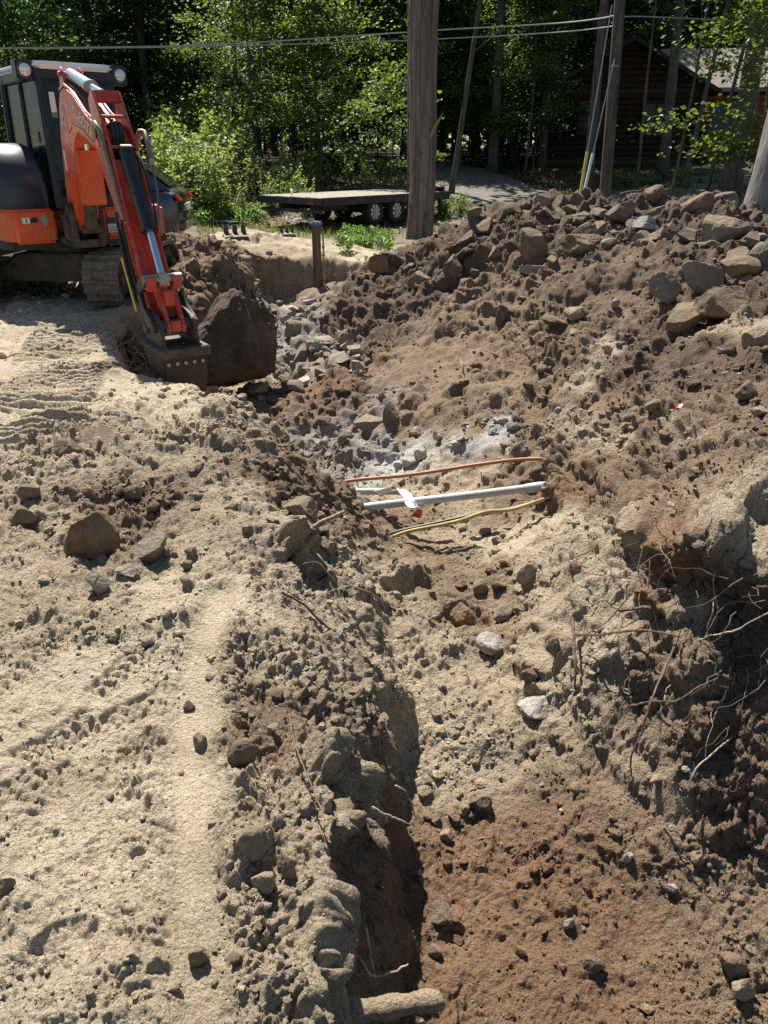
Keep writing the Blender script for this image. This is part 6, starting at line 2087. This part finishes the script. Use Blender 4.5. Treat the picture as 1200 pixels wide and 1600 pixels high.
def tape():
    m, nt, b = new_mat('warning_tape')
    N, L = nt.nodes, nt.links
    at = N.new('ShaderNodeAttribute'); at.attribute_name = 'tint'; L.new(at.outputs['Color'], b.inputs['Base Color']); b.inputs['Roughness'].default_value = .4
    def strip(pts, w, label, name='warning_tape', reds=((.28, .36), (.86, .99))):
        P = smooth_pts([at_dist(*q) for q in pts], 10)
        V, Cc = [], []
        for i, p in enumerate(P):
            t = i / (len(P) - 1)
            tg = (P[min(i + 1, len(P) - 1)] - P[max(i - 1, 0)]).normalized()
            tw = Vector((math.sin(t * 5) * .4, math.sin(t * 7 + 1), .8)).normalized()
            sd = tg.cross(tw).normalized() * w
            for k in (-1, -.33, .33, 1):
                V.append(p + sd * k + tw * .012 * math.sin(t * 16 + k * 2))
                Cc.append((.55, .05, .06) if any(a < t < b_ for a, b_ in reds) else (.82, .81, .79))
        n_ = len(P); f = np.arange(n_ * 4).reshape(n_, 4)
        F = np.stack([f[:-1, :-1], f[:-1, 1:], f[1:, 1:], f[1:, :-1]], -1).reshape(-1, 4)
        me = mesh_np(name, np.array([tuple(v) for v in V]), F); add_color(me, np.array(Cc))
        o = link(name, me, m)
        sm = o.modifiers.new('thickness', 'SOLIDIFY'); sm.thickness = .002
        tag(o, label, 'tape')
    strip([(590, 772, 4.98), (606, 764, 4.93), (622, 763, 4.86), (634, 772, 4.76), (642, 786, 4.67), (652, 796, 4.64), (650, 808, 4.66)], .033, 'white and red warning tape wrapped around the conduits')
    g = ground_at(1067, 638)
    u0 = g.y - .03
    strip([(1050, 644, u0), (1060, 637, u0 - .01), (1072, 636, u0), (1080, 640, u0 + .01)], .022, 'pinkish red and white tape scrap on the slope', reds=((.1, .45), (.7, .85)))
tape()


# ---- roots and sticks
M_ROOT = mat_bark('root_bark', (.17, .12, .085), 6, .5, .004)
M_ROOTPALE = mat_bark('pale_root', (.36, .29, .21), 6, .5, .003)
M_STICK = mat_bark('stick_bark', (.14, .09, .06), 8, .3, .004)
rt = random.Random(21)
def root_line(pts, r0, r1, mat, label, name='root', cat='root'):
    P = smooth_pts([at_dist(*q) for q in pts], 6)
    n_ = len(P)
    P = [p + Vector((rt.gauss(0, 1), rt.gauss(0, 1), rt.gauss(0, 1))) * min(r0 * .35, .0014) for p in P]
    m = MB(); m.tube(P, [(r0 + (r1 - r0) * i / (n_ - 1)) * (1 + .10 * math.sin(i * .7)) for i in range(n_)], 14 if r0 > .012 else 6)
    return tag(m.build(name, mat, None, smooth=True), label, cat)
def on(u, v, off): return (u, v, ground_at(u, v).y - off)
root_line([on(450, 845, -.1), on(478, 832, .05), (505, 815, on(490, 830, .1)[2]), (540, 799, on(490, 830, .14)[2])], .016, .010, M_ROOTPALE, 'snapped pale root poking out of the bank above the dark hollow')
root_line([(545, 1582, 1.26), (575, 1578, 1.26), (615, 1572, 1.27), (655, 1566, 1.27), (690, 1562, 1.28)], .03, .025, mat_soil('root_sand', False, (.42, .33, .23)), 'thick sand crusted root crossing the trench at the picture bottom')
root_line([(512, 1500, 1.28), (520, 1540, 1.26), (528, 1590, 1.24), (532, 1640, 1.22)], .03, .036, bpy.data.materials['root_sand'], 'upright sand crusted root stump in the trench wall')
root_line([(580, 1262, 1.9), (600, 1272, 1.9), (625, 1281, 1.92), (650, 1291, 1.95)], .006, .003, M_ROOTPALE, 'pale rootlet curving out of the trench wall')
root_line([(618, 1228, 2.0), (632, 1236, 2.0), (642, 1256, 2.0), (650, 1280, 2.02)], .004, .002, M_ROOTPALE, 'hair thin pale root hanging over the red floor')
root_line([(545, 1480, 1.5), (565, 1500, 1.48), (578, 1522, 1.47), (600, 1524, 1.47), (638, 1506, 1.5)], .004, .003, M_ROOTPALE, 'thin white root looping near the picture bottom')
root_line([(572, 1450, 1.5), (578, 1490, 1.5), (586, 1530, 1.48)], .005, .003, M_ROOTPALE, 'short straight rootlet hanging down the trench wall')
root_line([on(452, 1115, .01), on(462, 1165, .02), on(480, 1210, .03), on(498, 1255, .05), on(508, 1282, .08)], .003, .002, M_ROOT, 'long thin twig lying down the near bank edge', 'twig', 'twig')
root_line([on(440, 925, .02), on(475, 945, .03), on(500, 970, .02), on(524, 988, .02)], .006, .004, M_STICK, 'dark twig lying across the bank below the hollow', 'twig', 'twig')
root_line([on(894, 965, .05), on(897, 1000, .06), on(899, 1040, .05), on(898, 1075, .02)], .008, .005, M_ROOT, 'upright brown stick standing in the sandy slope', 'stick', 'stick')
root_line([on(895, 990, .05), on(930, 992, .07), on(990, 985, .1), on(1030, 988, .1), on(1062, 995, .08)], .006, .004, M_ROOT, 'long horizontal root reaching from the stick to the root tangle')
root_line([on(968, 953, .05), on(990, 951, .08), on(1016, 948, .08)], .010, .008, M_ROOT, 'short thick root stub above the root tangle')
root_line([(1062, 985, 2.62), (1050, 1020, 2.5), (1032, 1060, 2.4), (1016, 1100, 2.3), (1000, 1150, 2.25), (985, 1190, 2.22), (990, 1225, 2.2)], .0055, .003, M_ROOT, 'longest root hanging down in front of the undercut')
root_line([(985, 1103, 2.4), (1020, 1096, 2.3), (1055, 1095, 2.28), (1090, 1075, 2.3), (1122, 1058, 2.4)], .0045, .002, M_ROOT, 'long crooked root reaching sideways across the undercut')
root_line([(1085, 1005, 2.6), (1110, 993, 2.5), (1150, 985, 2.42), (1185, 965, 2.4), (1230, 950, 2.4)], .0045, .003, M_ROOTPALE, 'pale root running off the picture edge above the hollow')
root_line([(1135, 1040, 2.5), (1138, 1070, 2.42), (1125, 1100, 2.36), (1112, 1130, 2.3)], .005, .003, M_ROOTPALE, 'pale root curling down in the middle of the undercut')
root_line([(1145, 1150, 2.3), (1110, 1180, 2.2), (1085, 1205, 2.15), (1075, 1235, 2.12)], .004, .003, M_ROOTPALE, 'pale root curving down to the foot of the undercut')
root_line([(1020, 820, 3.4), (1055, 800, 3.3), (1075, 792, 3.3)], .005, .003, M_STICK, 'dark twig sticking from the slope over the undercut', 'twig', 'twig')
root_line([on(720, 560, .0), (722, 572, on(720, 580, .08)[2]), on(724, 585, .02)], .005, .003, M_ROOTPALE, 'tiny pale stick on the orange soil of the slope', 'twig', 'twig')
root_line([(970, 304, 9.5), (985, 300, 9.45), (1000, 298, 9.4), (1012, 290, 9.4)], .02, .008, M_STICK, 'crooked branch lying on the heap crest', 'branch', 'branch')
root_line([on(500, 730, .0), on(540, 705, .02), (552, 730, on(545, 735, .05)[2]), (562, 765, 5.0)], .005, .003, M_STICK, 'thin dark root arching over the bank beside the orange conduit')
def tangle(name, n, seeds, label, r0, steps=9, mat=None, grav=.5):
    m = MB()
    for k in range(n):
        s = rt.choice(seeds)
        p = Vector(s) + Vector((rt.gauss(0, .12), rt.gauss(0, .06), rt.gauss(0, .05)))
        d = Vector((rt.gauss(-.2, .8), rt.gauss(-.7, .5), rt.gauss(-.1, .6))).normalized()
        pts = [p]
        st = rt.uniform(.03, .07)
        for j in range(rt.randint(5, steps)):
            d = (d + Vector((rt.gauss(0, .35), rt.gauss(0, .3), rt.gauss(-grav * .35, .3)))).normalized()
            p = p + d * st
            pts.append(p)
        r = r0 * rt.uniform(.4, 1.1)
        m.tube(pts, [r * (1 - .75 * i / (len(pts) - 1)) for i in range(len(pts))], 5)
    return tag(m.build(name, mat or M_ROOT, None, smooth=True), label, 'roots', kind='stuff')
lip_seeds = [(1.2, 2.95, .05), (1.3, 2.75, .08), (1.45, 2.6, .1), (1.6, 2.5, .1), (1.75, 2.42, .08), (1.15, 3.1, -.1), (1.2, 2.75, -.15), (1.35, 2.6, -.15), (1.5, 2.45, -.15), (1.25, 2.55, -.3), (1.4, 2.4, -.3), (1.55, 2.35, -.25)]
tangle('root_tangle', 95, lip_seeds, 'tangle of fine brown roots hanging in the undercut bank', .0034)
tangle('root_tangle', 26, lip_seeds, 'paler rootlets mixed into the tangle of the undercut bank', .003, 12, M_ROOTPALE, .7)
pit = [tuple(ground_at(205, 560)), tuple(ground_at(225, 575)), tuple(ground_at(185, 540))]
tangle('root_tangle', 26, pit, 'pale roots torn open at the pit edge beside the bucket', .006, 8, M_ROOTPALE, .3)
pit2 = [tuple(ground_at(470, 890)), tuple(ground_at(495, 880)), tuple(ground_at(450, 860))]
tangle('root_tangle', 14, pit2, 'few thin roots in the dark hollow of the left bank', .004, 7, M_ROOTPALE, .3)
side = [tuple(ground_at(600, 500)), tuple(ground_at(570, 540)), tuple(ground_at(630, 520)), tuple(ground_at(560, 510))]
tangle('root_tangle', 40, side, 'dry rootlets sticking from the far trench side below the heap', .007, 9, M_ROOT, .4)
